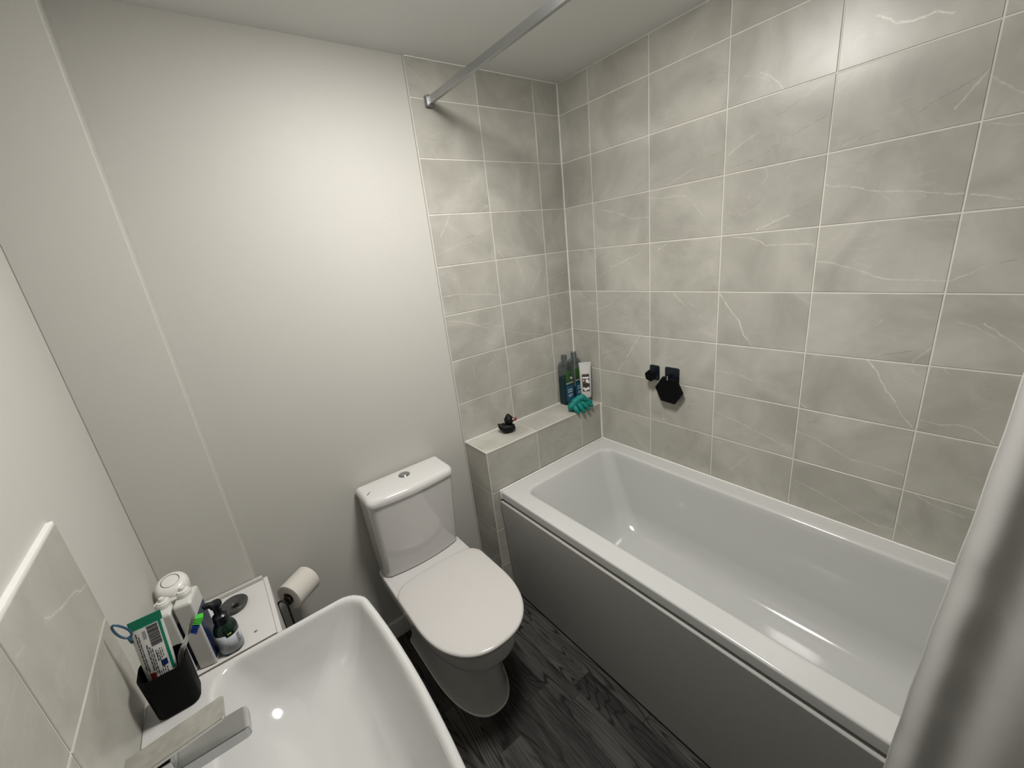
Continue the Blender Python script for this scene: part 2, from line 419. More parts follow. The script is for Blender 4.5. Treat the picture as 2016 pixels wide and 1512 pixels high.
VEINS = [
('b','f',[(-0.249,2.008),(-0.234,2.035),(-0.206,2.07),(-0.176,2.127)]),
('b','f',[(-0.703,2.031),(-0.677,2.003)]),
('b','w',[(-0.51,1.8),(-0.491,1.815),(-0.462,1.821)]),
('b','w',[(-0.718,1.715),(-0.69,1.749),(-0.664,1.791)]),
('b','f',[(-0.301,1.79),(-0.176,1.685)]),
('b','f',[(-0.464,1.742),(-0.553,1.704)]),
('b','d',[(-0.597,1.702),(-0.553,1.705)]),
('b','f',[(-0.012,1.78),(-0.086,1.716)]),
('b','f',[(-0.755,2.297),(-0.714,2.27),(-0.678,2.233)]),
('b','f',[(-0.496,2.092),(-0.474,2.086)]),
('r','d',[(-0.399,1.809),(-0.429,1.822),(-0.458,1.839)]),
('r','w',[(-0.009,2.036),(-0.041,2.048)]),
('r','d',[(-0.095,2.081),(-0.129,2.094)]),
('r','d',[(-0.07,2.033),(-0.167,2.027)]),
('r','w',[(-0.494,1.772),(-0.506,1.763),(-0.548,1.758),(-0.599,1.76),(-0.646,1.752)]),
('r','f',[(-0.646,1.752),(-0.681,1.716),(-0.718,1.674)]),
('r','w',[(-0.232,1.761),(-0.32,1.735),(-0.376,1.712),(-0.403,1.701),(-0.484,1.696)]),
('r','d',[(-0.797,1.637),(-0.855,1.665),(-0.885,1.674),(-0.924,1.701)]),
('r','f',[(-0.882,1.715),(-0.876,1.706)]),
('r','w',[(-0.91,1.603),(-0.962,1.622),(-1.007,1.639)]),
('r','d',[(-0.915,1.601),(-0.978,1.617),(-0.998,1.63)]),
('r','d',[(-1.007,1.638),(-1.058,1.663)]),
('r','f',[(-0.944,1.649),(-0.962,1.622)]),
('r','w',[(-0.828,1.587),(-0.887,1.58),(-0.917,1.566),(-0.943,1.551),(-0.972,1.547),(-1.011,1.548),(-1.08,1.541)]),
('r','w',[(-0.281,1.5),(-0.342,1.521),(-0.399,1.538),(-0.447,1.557)]),
('r','d',[(-0.2,1.549),(-0.261,1.575)]),
('r','d',[(-0.288,1.499),(-0.399,1.534)]),
('r','f',[(-0.364,1.537),(-0.405,1.473)]),
('r','f',[(-0.191,1.46),(-0.28,1.494)]),
('r','w',[(-0.53,1.565),(-0.567,1.583)]),
('r','f',[(-0.538,1.58),(-0.536,1.544)]),
('r','f',[(-0.6,1.462),(-0.618,1.454)]),
('r','f',[(-0.019,1.632),(-0.089,1.599),(-0.147,1.573)]),
('r','w',[(-0.033,1.362),(-0.063,1.386),(-0.148,1.325),(-0.179,1.332)]),
('r','w',[(-0.19,1.303),(-0.241,1.318),(-0.29,1.343)]),
('r','d',[(-0.298,1.345),(-0.367,1.377),(-0.431,1.386)]),
('r','d',[(-0.327,1.293),(-0.393,1.272),(-0.45,1.26)]),
('r','f',[(-0.481,1.294),(-0.45,1.251)]),
('r','w',[(-0.602,1.385),(-0.629,1.356),(-0.655,1.335)]),
('r','f',[(-0.652,1.351),(-0.695,1.334)]),
('r','d',[(-0.622,1.382),(-0.658,1.351),(-0.693,1.315),(-0.721,1.279),(-0.782,1.231)]),
('r','W',[(-0.795,1.382),(-0.822,1.345),(-0.851,1.307),(-0.871,1.284),(-0.891,1.235),(-0.919,1.196)]),
('r','f',[(-1.044,1.389),(-1.086,1.358)]),
('r','f',[(-0.086,1.449),(-0.119,1.41)]),
('r','f',[(-0.014,1.142),(-0.069,1.042)]),
('r','w',[(-0.056,1.182),(-0.1,1.147)]),
('r','f',[(-0.107,1.116),(-0.173,1.088)]),
('r','W',[(-0.431,1.185),(-0.398,1.141),(-0.359,1.078)]),
('r','w',[(-0.3,0.995),(-0.334,1.041),(-0.358,1.058)]),
('r','d',[(-0.194,1.059),(-0.279,1.084),(-0.344,1.115)]),
('r','f',[(-0.194,1.07),(-0.329,1.133),(-0.406,1.167)]),
('r','w',[(-0.794,1.078),(-0.856,1.078),(-0.896,1.074),(-0.93,1.061)]),
('r','f',[(-0.567,1.096),(-0.586,1.111),(-0.609,1.09)]),
('r','w',[(-1.093,1.716),(-1.104,1.705),(-1.165,1.694),(-1.214,1.674),(-1.307,1.658),(-1.358,1.644),(-1.405,1.636),(-1.488,1.61)]),
('r','d',[(-1.071,1.667),(-1.088,1.671)]),
('r','w',[(-1.048,1.546),(-1.073,1.543),(-1.086,1.534)]),
('r','f',[(-1.285,1.593),(-1.328,1.584),(-1.392,1.577)]),
('r','w',[(-1.1,1.488),(-1.138,1.482),(-1.192,1.464),(-1.241,1.442),(-1.271,1.432),(-1.3,1.429),(-1.366,1.428),(-1.394,1.425)]),
('r','w',[(-1.396,1.425),(-1.423,1.437),(-1.435,1.446),(-1.456,1.458)]),
('r','d',[(-1.474,1.464),(-1.496,1.472),(-1.515,1.48)]),
('r','f',[(-1.265,1.296),(-1.278,1.315)]),
('r','f',[(-1.226,1.668),(-1.251,1.644)]),
('r','f',[(-1.43,1.317),(-1.467,1.305),(-1.508,1.278)]),
('r','w',[(-1.479,1.317),(-1.512,1.289),(-1.555,1.253)]),
('r','w',[(-1.357,1.193),(-1.371,1.215),(-1.393,1.244)]),
('r','d',[(-1.271,1.197),(-1.314,1.217),(-1.355,1.228)]),
('r','W',[(-1.259,1.186),(-1.283,1.159),(-1.295,1.135),(-1.323,1.086),(-1.34,1.066)]),
('r','w',[(-1.34,1.066),(-1.36,1.03),(-1.388,0.995)]),
('r','f',[(-1.356,1.182),(-1.367,1.166)]),
('r','f',[(-1.426,1.184),(-1.438,1.169)]),
('r','w',[(-1.401,1.026),(-1.44,1.02),(-1.477,1.031),(-1.502,1.028),(-1.524,1.013),(-1.548,0.997)]),
('r','w',[(-1.096,0.898),(-1.15,0.886),(-1.213,0.861),(-1.258,0.842),(-1.306,0.843),(-1.364,0.841),(-1.391,0.836)]),
('r','f',[(-1.4,0.823),(-1.438,0.804)]),
('r','w',[(-1.424,0.78),(-1.461,0.764),(-1.498,0.757),(-1.531,0.751)]),
('r','w',[(-1.017,0.635),(-1.036,0.593)]),
('r','w',[(-1.106,0.699),(-1.17,0.687),(-1.234,0.667),(-1.31,0.64),(-1.353,0.629),(-1.392,0.634)]),
('r','f',[(-1.398,0.67),(-1.425,0.645),(-1.444,0.62)]),
('r','d',[(-1.125,0.939),(-1.151,0.952)]),
('r','w',[(-0.552,0.828),(-0.563,0.791)]),
('r','w',[(-0.347,0.779),(-0.433,0.748),(-0.481,0.734)]),
('r','f',[(-0.51,0.745),(-0.528,0.716)]),
('r','w',[(-0.794,0.905),(-0.838,0.887),(-0.88,0.883),(-0.951,0.861),(-1.008,0.845),(-1.045,0.832),(-1.087,0.829)]),
('r','w',[(-0.872,0.652),(-0.911,0.707),(-0.948,0.756)]),
('r','d',[(-0.799,0.773),(-0.843,0.781)]),
('r','f',[(-0.288,0.881),(-0.318,0.898)]),
('r','w',[(-1.093,1.009),(-1.114,0.994)]),
('b','d',[(-0.622,1.691),(-0.584,1.699),(-0.543,1.705)]),
('b','f',[(-0.747,1.642),(-0.688,1.66),(-0.621,1.678),(-0.574,1.68)]),
('b','w',[(-0.44,1.633),(-0.421,1.614),(-0.408,1.597)]),
('b','f',[(-0.193,1.684),(-0.158,1.661)]),
('b','w',[(-0.336,1.589),(-0.323,1.54),(-0.311,1.502),(-0.307,1.471)]),
('b','w',[(-0.191,1.525),(-0.226,1.479),(-0.252,1.444)]),
('b','d',[(-0.145,1.459),(-0.079,1.473),(-0.021,1.486)]),
('b','f',[(-0.135,1.467),(-0.021,1.493)]),
('b','w',[(-0.753,1.473),(-0.669,1.473),(-0.596,1.46),(-0.526,1.453),(-0.469,1.439)]),
('b','d',[(-0.741,1.467),(-0.67,1.468),(-0.589,1.465)]),
('b','f',[(-0.685,1.569),(-0.657,1.506)]),
('b','f',[(-0.44,1.428),(-0.403,1.416)]),
('b','w',[(-0.752,1.372),(-0.644,1.343),(-0.591,1.318),(-0.55,1.302),(-0.505,1.3),(-0.46,1.296)]),
('b','w',[(-0.197,1.391),(-0.157,1.352)]),
('b','f',[(-0.44,1.266),(-0.355,1.236),(-0.297,1.221),(-0.21,1.201)]),
('b','w',[(-0.098,1.197),(-0.056,1.224),(-0.021,1.235)]),
('b','w',[(-0.57,1.126),(-0.544,1.142),(-0.522,1.166)]),
('b','f',[(-0.655,1.145),(-0.653,1.091)]),
('b','f',[(-0.632,1.062),(-0.571,1.117)]),
('b','w',[(-0.448,1.125),(-0.412,1.149)]),
('b','w',[(-0.219,1.04),(-0.189,1.061),(-0.147,1.101)]),
('b','d',[(-0.295,1.024),(-0.17,1.056)]),
('b','f',[(-0.756,0.951),(-0.674,1.029)]),
('b','w',[(-0.402,0.94),(-0.369,0.925),(-0.316,0.925),(-0.238,0.915)]),
('f','f',[(-0.522,0.715),(-0.478,0.648)]),
('f','d',[(-0.556,0.632),(-0.499,0.624)]),
('f','f',[(-0.324,0.716),(-0.29,0.668)]),
('f','f',[(-0.611,0.634),(-0.557,0.622)]),
('f','f',[(-0.35,0.766),(-0.249,0.764)]),
('s','f',[(-0.021,0.756),(-0.083,0.721)]),
('r','W',[(-1.167,2.097),(-1.192,2.081),(-1.203,2.067),(-1.242,2.055),(-1.276,2.059),(-1.312,2.042)]),
('r','w',[(-0.89,2.07),(-0.92,2.048),(-0.958,2.004)]),
('r','d',[(-0.693,2.084),(-0.737,2.105)]),
('r','f',[(-0.622,2.208),(-0.649,2.235),(-0.674,2.267)]),
('r','d',[(-0.913,1.927),(-0.969,1.941),(-1.006,1.959)]),
('r','w',[(-0.804,1.859),(-0.861,1.889),(-0.894,1.902)]),
('r','f',[(-1.019,1.964),(-1.062,1.987)]),
('r','f',[(-1.098,1.949),(-1.133,1.974)]),
('r','d',[(-0.806,1.813),(-0.899,1.827),(-1.0,1.87),(-1.041,1.885),(-1.084,1.899)]),
('r','d',[(-1.148,1.818),(-1.183,1.821),(-1.231,1.834)]),
('r','w',[(-1.124,1.806),(-1.16,1.82)]),
('r','d',[(-1.265,1.839),(-1.302,1.861),(-1.343,1.879),(-1.392,1.903)]),
('r','w',[(-1.347,1.836),(-1.366,1.868),(-1.394,1.905)]),
('r','w',[(-1.397,1.886),(-1.42,1.863),(-1.451,1.837)]),
('r','f',[(-1.405,1.789),(-1.462,1.772)]),
('r','d',[(-0.74,1.868),(-0.785,1.872)]),
('r','f',[(-0.924,1.79),(-0.931,1.761),(-0.916,1.748)]),
('r','w',[(-0.569,1.807),(-0.623,1.822),(-0.67,1.838)]),
('r','f',[(-0.838,2.076),(-0.915,2.045),(-0.922,2.018)]),
('l','w',[(-0.617,1.148),(-0.646,1.155),(-0.672,1.171),(-0.704,1.179),(-0.732,1.185),(-0.77,1.198),(-0.789,1.208)]),
('l','f',[(-0.886,1.225),(-0.862,1.222)]),
('l','f',[(-0.786,1.028),(-0.753,1.045)]),
]
# ================================================================== the room
CEIL = 2.33; XL = -1.882; YF = -1.885; YB = 0.006
FLOOR = struct(box('floor', (XL - .1, .12, YF - .1, .12, -0.06, -0.003), M['blackrub']), 'grey wood-effect vinyl plank floor')
CE = struct(box('ceiling', (XL - .1, .12, YF - .1, .12, CEIL, CEIL + .06), M['ceiling']), 'plain pale ceiling')
WB = struct(box('wall_back', (XL - .1, .12, YB, .12, -0.06, CEIL), M['plaster']), 'white painted wall behind the toilet')
WR = struct(box('wall_right', (0.0016, .12, YF - .1, YB, -0.06, CEIL), M['grout']), 'tiled wall along the bath')
WL = struct(box('wall_left', (XL - .1, XL, YF - .1, YB, -0.06, CEIL), M['plaster']), 'white painted wall behind the basin')
_b = box_bm(XL, -1.66, YF - .1, YF, -0.06, CEIL)                     # unseen front wall; open doorway to the dark added to reduce bounced light
for _q in ((-0.84, 0.0016, YF - .1, YF, -0.06, CEIL), (-1.66, -0.84, YF - .1, YF, 2.02, CEIL)):
    _t = bpy.data.meshes.new('tmp'); _c = box_bm(*_q); _c.to_mesh(_t); _c.free(); _b.from_mesh(_t); bpy.data.meshes.remove(_t)
WF = struct(mesh_obj('wall_front', _b, M['plaster']), 'unseen white painted wall, doorway opening added to reduce bounced light')
BX = struct(box('wall_boxing', (XL, -1.673, -0.154, YB, -0.003, CEIL), M['plaster'], bev=0.003), 'white boxed-in pipe column in the left corner')
SK = struct(box('baseboard_back', (-1.673, -0.764, -0.014, YB, -0.003, 0.085), M['whiteplastic'], bev=0.003), 'white skirting board behind the toilet')

# ------------------------------------------------------------------ floor planks
plank_cache = {}
def plank(x0, x1, y0, y1):
    key = (round(x1 - x0, 4), round(y1 - y0, 4))
    if key not in plank_cache:
        w, l = key; g = 0.0003; e = 0.0005
        bm = bmesh.new()
        lo = [(-w/2+g, -l/2+g, -0.003), (w/2-g, -l/2+g, -0.003), (w/2-g, l/2-g, -0.003), (-w/2+g, l/2-g, -0.003)]
        mi = [(x, y, -e*.6) for x, y, z in lo]
        hi = [(math.copysign(abs(x)-e, x), math.copysign(abs(y)-e, y), 0.0) for x, y, z in lo]
        loft_bm([lo, mi, hi], True, True, bm=bm)
        bmesh.ops.recalc_face_normals(bm, faces=bm.faces)
        me = bpy.data.meshes.new('plank'); bm.to_mesh(me); bm.free(); me.materials.append(M['wood']); plank_cache[key] = me
    o = bpy.data.objects.new('plank', plank_cache[key]); COL.objects.link(o)
    o.location = ((x0 + x1) / 2, (y0 + y1) / 2, 0); o.parent = FLOOR
PW = 0.0864
ENDS = {0: [-0.960], 1: [-0.371, -0.708, -1.30], 2: [-0.18, -0.741, -1.42], 3: [-0.631, -1.24], 4: [-0.30, -1.06], 5: [-0.70, -1.35], 6: [-0.45, -1.20]}
for k in range(0, 14):
    x1 = -0.743 + PW - PW * k; x0 = x1 - PW
    if k == 0: x1 = -0.690
    x0 = max(x0, XL)
    if x0 >= x1: break
    ends = ENDS.get(k) or [-random.uniform(.2, .7), -random.uniform(.95, 1.5)]
    ys = [0.0] + ends + [YF]
    for a, b in zip(ys, ys[1:]): plank(x0, x1, b, a)

# ------------------------------------------------------------------ tiles
T = 0.202; W3 = 0.3031; GAP = 0.004; TH = 0.009
tile_cache = {}
def tile_mesh(w, h, th=TH):
    key = (round(w, 4), round(h, 4), th)
    if key in tile_cache: return tile_cache[key]
    e = 0.0010
    a = [(-w/2, -h/2, -th), (w/2, -h/2, -th), (w/2, h/2, -th), (-w/2, h/2, -th)]
    b = [(x, y, -e) for x, y, z in a]
    c = [(math.copysign(abs(x) - e, x), math.copysign(abs(y) - e, y), 0) for x, y, z in a]
    bm = loft_bm([a, b, c]); bmesh.ops.recalc_face_normals(bm, faces=bm.faces)
    me = bpy.data.meshes.new('tile'); bm.to_mesh(me); bm.free(); me.materials.append(TILE_PLAIN); tile_cache[key] = me
    return me

def to_world(surf, u, v):
    return {'r': Vector((0, u, v)), 'b': Vector((u, 0, v)), 'f': Vector((u, -.177, v)), 's': Vector((-.756, u, v)), 'l': Vector((-1.872, u, v)), 't': Vector((u, v, .797))}[surf]
FRAMES = {'r': ((0, -1, 0), (0, 0, 1)), 'b': ((1, 0, 0), (0, 0, 1)), 'f': ((1, 0, 0), (0, 0, 1)), 's': ((0, -1, 0), (0, 0, 1)), 'l': ((0, 1, 0), (0, 0, 1)), 't': ((1, 0, 0), (0, 1, 0))}

def tile(surf, u0, u1, v0, v1, parent, gap=GAP):
    """one tile; u0<u1 along the wall, v0<v1 up it"""
    w, h = u1 - u0 - gap, v1 - v0 - gap
    if w < 0.006 or h < 0.006: return
    c = to_world(surf, (u0 + u1) / 2, (v0 + v1) / 2)
    o = bpy.data.objects.new('tile', tile_mesh(w, h)); COL.objects.link(o)
    o.matrix_world = frame(c, *FRAMES[surf]); o.parent = parent
    # a hair of unevenness, as tiles are set by hand
    o.rotation_euler.x += random.uniform(-.0012, .0012); o.rotation_euler.y += random.uniform(-.0010, .0010)
    segs = []
    for s, t, q in VEINS:
        if s != surf: continue
        for a, b in zip(q, q[1:]):
            mu, mv = (a[0] + b[0]) / 2, (a[1] + b[1]) / 2
            if u0 <= mu <= u1 and v0 <= mv <= v1:
                segs.append((t, to_world(surf, *a), to_world(surf, *b)))
    if segs:
        o.material_slots[0].link = 'OBJECT'; o.material_slots[0].material = tile_mat(segs)
    return o

ROWS = [2.2 - T * i for i in range(0, 9)]           # grout lines, top to bottom
# right wall, down to the bath rim
rows_r = [CEIL - 0.001] + ROWS
cols_r = [-0.001] + [-(0.1828 + W3 * j) for j in range(0, 6)] + [YF]
for a, b in zip(rows_r, rows_r[1:]):
    for p, q in zip(cols_r, cols_r[1:]):
        tile('r', q, p, b, a, WR)
# back wall beside the bath, down to the ledge
TB = box('grout_bed', (-0.758, 0.0, 0.0016, YB + 0.004, 0.79, CEIL), M['grout'], WB)
rows_b = [CEIL - 0.001] + ROWS[:7] + [0.799]
cols_b = [-0.001, -0.153, -0.4561, -0.757]
for a, b in zip(rows_b, rows_b[1:]):
    for p, q in zip(cols_b, cols_b[1:]):
        tile('b', q, p, b, a, WB)
box('tile_trim', (-0.7625, -0.757, -0.0008, YB + .002, 0.0, CEIL - .001), M['edge'], WB, bev=0.0006)
# boxed ledge across the head of the bath
LG = struct(box('wall_ledge', (-0.7545, 0.0016, -0.1755, YB, -0.003, 0.7955), M['grout']), 'low tiled ledge at the head of the bath')
for p, q in zip(cols_b, cols_b[1:]):
    tile('t', q if q > -.75 else -.752, p, -0.172, -0.001, LG, gap=0.003)
rows_f = [0.797 - 0.003, 0.5905, 0.3885, 0.1865, 0.0]
cols_f = [-0.001, -0.157, -0.460, -0.7535]
for a, b in zip(rows_f, rows_f[1:]):
    for p, q in zip(cols_f, cols_f[1:]):
        tile('f', q, p, b, a, LG)
    tile('s', -0.1745, 0.003, b, a, LG)
def trim(name, b, parent, mat='grout'): return box(name, b, M[mat], parent, bev=0.0008)
M['trim'] = plain('pale_tile_trim', (0.58, 0.565, 0.515), 0.4, noise=0.02)
trim('edge_trim', (-0.757, 0.0, -0.1785, -0.1715, 0.7915, 0.7978), LG, 'trim')
trim('edge_trim', (-0.7575, -0.7515, -0.172, 0.0, 0.7915, 0.7978), LG, 'trim')
trim('edge_trim', (-0.7575, -0.7525, -0.1783, -0.1735, 0.0, 0.7915), LG, 'trim')
box('sealant_line', (-0.757, -0.0005, -0.0045, 0.001, 0.796, 0.8005), M['silicone'], LG, bev=0.001)
box('sealant_line', (-0.0045, 0.001, -0.0045, 0.001, 0.799, CEIL - .001), M['silicone'], WB, bev=0.001)
box('sealant_line', (-0.0055, 0.001, -0.1825, -0.1765, 0.590, 0.7975), M['silicone'], LG, bev=0.0012)
box('sealant_line', (-0.7570, 0.0, -0.005, 0.001, CEIL - .0045, CEIL - .0005), M['silicone'], WB, bev=0.001)
# splashback behind the basin
box('grout_bed', (XL - .001, -1.8737, -1.50, -0.607, 0.865, 1.274), M['grout'], WL)
cols_l = [-0.608, -0.898, -1.201, -1.50]
for a, b in ((1.276, 1.067), (1.067, 0.866)):
    for p, q in zip(cols_l, cols_l[1:]): tile('l', q, p, b, a, WL)
box('tile_trim', (XL - .001, -1.8735, -1.50, -0.6085, 1.2735, 1.2790), M['silicone'], WL, bev=0.0008)
box('tile_trim', (XL - .001, -1.8728, -0.6095, -0.6065, 0.866, 1.2785), M['edge'], WL, bev=0.0005)

# ================================================================== bath
BT = thing('bathtub', 'white acrylic bath along the tiled wall', 'bathtub', (-0.357, -1.03, 0))
OX, OY = -0.357, -1.03
def loc(ring, ox=OX, oy=OY): return [(x - ox, y - oy, z) for x, y, z in ring]
yh, yt = -0.181, -1.880
rings = [
    rrect(-0.703, -0.006, yt + .006, yh - .006, .006, .549),
    rrect(-0.7115, -0.0015, yt + .001, yh - .001, .008, .551),
    rrect(-0.7120, -0.0010, yt, yh, .008, .580),
    rrect(-0.7105, -0.0025, yt + .0015, yh - .0015, .008, .5855),
    rrect(-0.7060, -0.0070, yt + .006, yh - .006, .008, .5880),
    rrect(-0.7020, -0.0110, yt + .010, yh - .010, .008, .5881),
    rrect(-0.6420, -0.0660, yt + .069, -0.251, .048, .5881),
    rrect(-0.6360, -0.0720, yt + .075, -0.257, .050, .5875),
    rrect(-0.6300, -0.0780, yt + .081, -0.263, .052, .5860),
    rrect(-0.6265, -0.0815, yt + .085, -0.268, .054, .5800),
    rrect(-0.6235, -0.0845, yt + .089, -0.276, .056, .560),
    rrect(-0.6120, -0.0960, yt + .10, -0.328, .064, .430),
    rrect(-0.5990, -0.1090, yt + .11, -0.382, .074, .310),
    rrect(-0.5860, -0.1220, yt + .122, -0.415, .082, .260),
    rrect(-0.5620, -0.1460, yt + .146, -0.455, .085, .222),
    rrect(-0.5280, -0.1800, yt + .180, -0.500, .080, .201),
    rrect(-0.4800, -0.2280, yt + .230, -0.560, .060, .194),
    rrect(-0.4000, -0.3000, yt + .5, -0.800, .03, .191),
]
mesh_obj('tub_shell', loft_bm([loc(r) for r in rings], False, True), 'acrylic', BT, smooth=True, sharp=50)
mesh_obj('sealant_line', box_bm(-0.0072 - OX, -0.0002 - OX, -1.88 - OY, -0.181 - OY, .5865, .5935, bev=.002), 'silicone', BT, smooth=True)
mesh_obj('sealant_line', box_bm(-0.712 - OX, -0.004 - OX, -0.186 - OY, -0.1795 - OY, .5865, .5935, bev=.002), 'silicone', BT, smooth=True)
mesh_obj('sealant_line', box_bm(-0.7155 - OX, -0.7100 - OX, -0.186 - OY, -0.1795 - OY, .546, .5935, bev=.0015), 'silicone', BT, smooth=True)
# waste in the tub floor
mesh_obj('plug_hole', lathe_bm([(0.001, .1935), (.022, .1935), (.028, .1955), (.032, .1935), (.032, .1925)], 28), 'chrome', BT, smooth=True, loc=(-.35 - OX, -1.52 - OY, 0))

_pp = [(.0085, .006), (.0140, .006), (.0140, .537), (-.0120, .537), (-.0135, .5345)]
bm = loft_bm([[(x, -.846, z) for x, z in _pp], [(x, .8475, z) for x, z in _pp]])
bmesh.ops.bevel(bm, geom=list(bm.edges), offset=.0015, segments=2, affect='EDGES')
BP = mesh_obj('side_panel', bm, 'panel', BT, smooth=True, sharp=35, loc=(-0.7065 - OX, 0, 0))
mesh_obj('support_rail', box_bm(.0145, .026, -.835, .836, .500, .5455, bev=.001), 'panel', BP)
mesh_obj('floor_seal', box_bm(.0065, .013, -.846, .8475, 0.0, .006), 'blackrub', BP)

# ================================================================== toilet
CX = -1.098
TO = thing('toilet', 'white close-coupled toilet with closed lid', 'toilet', (CX, -0.33, 0))
TY = -0.33
def dring(hw, yb, yf, z, n=40, p=2.35, rb=.03):
    """D shaped ring: straight back corners rounded, front a soft superellipse"""
    pts = []
    L_ = (yb - yf); ys = yb - L_ * 0.42            # where the straight sides end
    a = hw; b = ys - yf
    for i in range(n + 1):                          # from +x side round the front to -x side
        t = math.pi * i / n
        c, s = math.cos(t), math.sin(t)
        pts.append((math.copysign(abs(c) ** (2 / p), c) * a, ys - (abs(s) ** (2 / p)) * b))
    for k in range(1, 6): pts.append((-a, ys + (yb - rb - ys) * k / 5))
    for k in range(1, 6): t = math.radians(90 * k / 5); pts.append((-a + rb - rb * math.cos(t), yb - rb + rb * math.sin(t)))
    for k in range(1, 8): pts.append((-a + rb + (2 * a - 2 * rb) * k / 8, yb))
    for k in range(0, 6): t = math.radians(90 * k / 5); pts.append((a - rb + rb * math.sin(t), yb - rb + rb * math.cos(t)))
    for k in range(1, 5): pts.append((a, yb - rb + (ys - yb + rb) * k / 5))
    return [(x, y - TY, z) for x, y in pts]
pan = [dring(.128, -.050, -.582, .000), dring(.128, -.050, -.582, .010), dring(.124, -.052, -.577, .014), dring(.119, -.055, -.568, .05),
       dring(.116, -.050, -.560, .14), dring(.121, -.045, -.566, .22), dring(.128, -.042, -.576, .265), dring(.136, -.040, -.590, .282), dring(.150, -.036, -.618, .291), dring(.162, -.030, -.640, .297), dring(.168, -.026, -.651, .306),
       dring(.173, -.023, -.660, .325), dring(.179, -.020, -.669, .365), dring(.181, -.018, -.672, .394), dring(.180, -.019, -.671, .401), dring(.175, -.023, -.665, .405)]
mesh_obj('pan', loft_bm(pan), 'ceramic', TO, smooth=True, sharp=60)
mesh_obj('floor_sealant', loft_bm([dring(.1310, -.048, -.586, 0.0), dring(.1310, -.048, -.586, .003), dring(.1285, -.049, -.583, .0065)]), 'silicone', TO, smooth=True, sharp=40)
seat = [dring(.180, -.238, -.676, .4065, rb=.05), dring(.184, -.234, -.682, .409, rb=.05), dring(.185, -.233, -.683, .416, rb=.05), dring(.182, -.236, -.680, .4185, rb=.05)]
mesh_obj('seat', loft_bm(seat), 'seat', TO, smooth=True, sharp=50)
def lidring(hw, yb, yf, z, rb, bow):
    r = dring(hw, yb, yf, z, rb=rb)
    return [(x, y + (bow * (1 - (x / hw) ** 2) if y - (-.40 - TY) > 0.10 else 0), z) for x, y, z in r]
lid = [lidring(.184, -.236, -.684, .4195, .055, .020), lidring(.188, -.232, -.690, .423, .055, .022), lidring(.189, -.231, -.692, .431, .055, .022), lidring(.187, -.233, -.690, .4365, .055, .022),
       lidring(.181, -.239, -.683, .4395, .055, .022), lidring(.150, -.262, -.640, .4415, .05, .02), lidring(.080, -.31, -.56, .4425, .03, .01)]
mesh_obj('lid', loft_bm(lid), 'seat', TO, smooth=True, sharp=60)
for s in (-1, 1):
    mesh_obj('hinge', tube_bm([(s * .085 - .022, -.222 - TY, .415), (s * .085 + .022, -.222 - TY, .415)], .0085, 14), 'seat', TO, smooth=True, sharp=50)
def cring(hw, yb, yf, z, r=.022, bow=.02):
    return [(x, y - TY, z) for x, y, z in rrect(-hw, hw, yf, yb, (.012, .012, r, r), z, bowy=bow)]
cis = [cring(.166, -.006, -.108, .4065, bow=.022), cring(.170, -.004, -.112, .411, bow=.022), cring(.173, -.004, -.124, .50, bow=.022), cring(.177, -.004, -.140, .65, bow=.021), cring(.180, -.004, -.152, .762, bow=.020)]
mesh_obj('cistern', loft_bm(cis), 'ceramic', TO, smooth=True, sharp=50)
ld_ = [cring(.177, -.005, -.150, .7625), cring(.1835, -.001, -.1575, .765, .024), cring(.1845, 0.0, -.1590, .775, .025), cring(.1830, -.001, -.1570, .786, .026), cring(.177, -.006, -.149, .7945, .027), cring(.168, -.014, -.138, .797, .027), cring(.10, -.05, -.09, .7985, .01)]
mesh_obj('cistern_lid', loft_bm(ld_), 'ceramic', TO, smooth=True, sharp=60)
FB = mesh_obj('flush_button', lathe_bm([(.0245, .7965), (.0245, .8000), (.0235, .8010), (.0195, .8008), (.0190, .7992)], 32), 'chrome', TO, smooth=True, sharp=30, loc=(.004, -.066 - TY, 0))
mesh_obj('push_disc', lathe_bm([(.0185, .7985), (.0185, .8025), (.0175, .8035), (.006, .8045)], 32), 'satin', FB, smooth=True, sharp=40)
# maker's scribble mark on the lid's corner
mk = [(-.163, -.100, .7990), (-.159, -.094, .7991), (-.156, -.094, .7991), (-.150, -.085, .7991), (-.147, -.083, .7990)]
mesh_obj('maker_mark', tube_bm([(x, y - TY, z - .0010) for x, y, z in mk], .0011, 6), 'ink', TO)

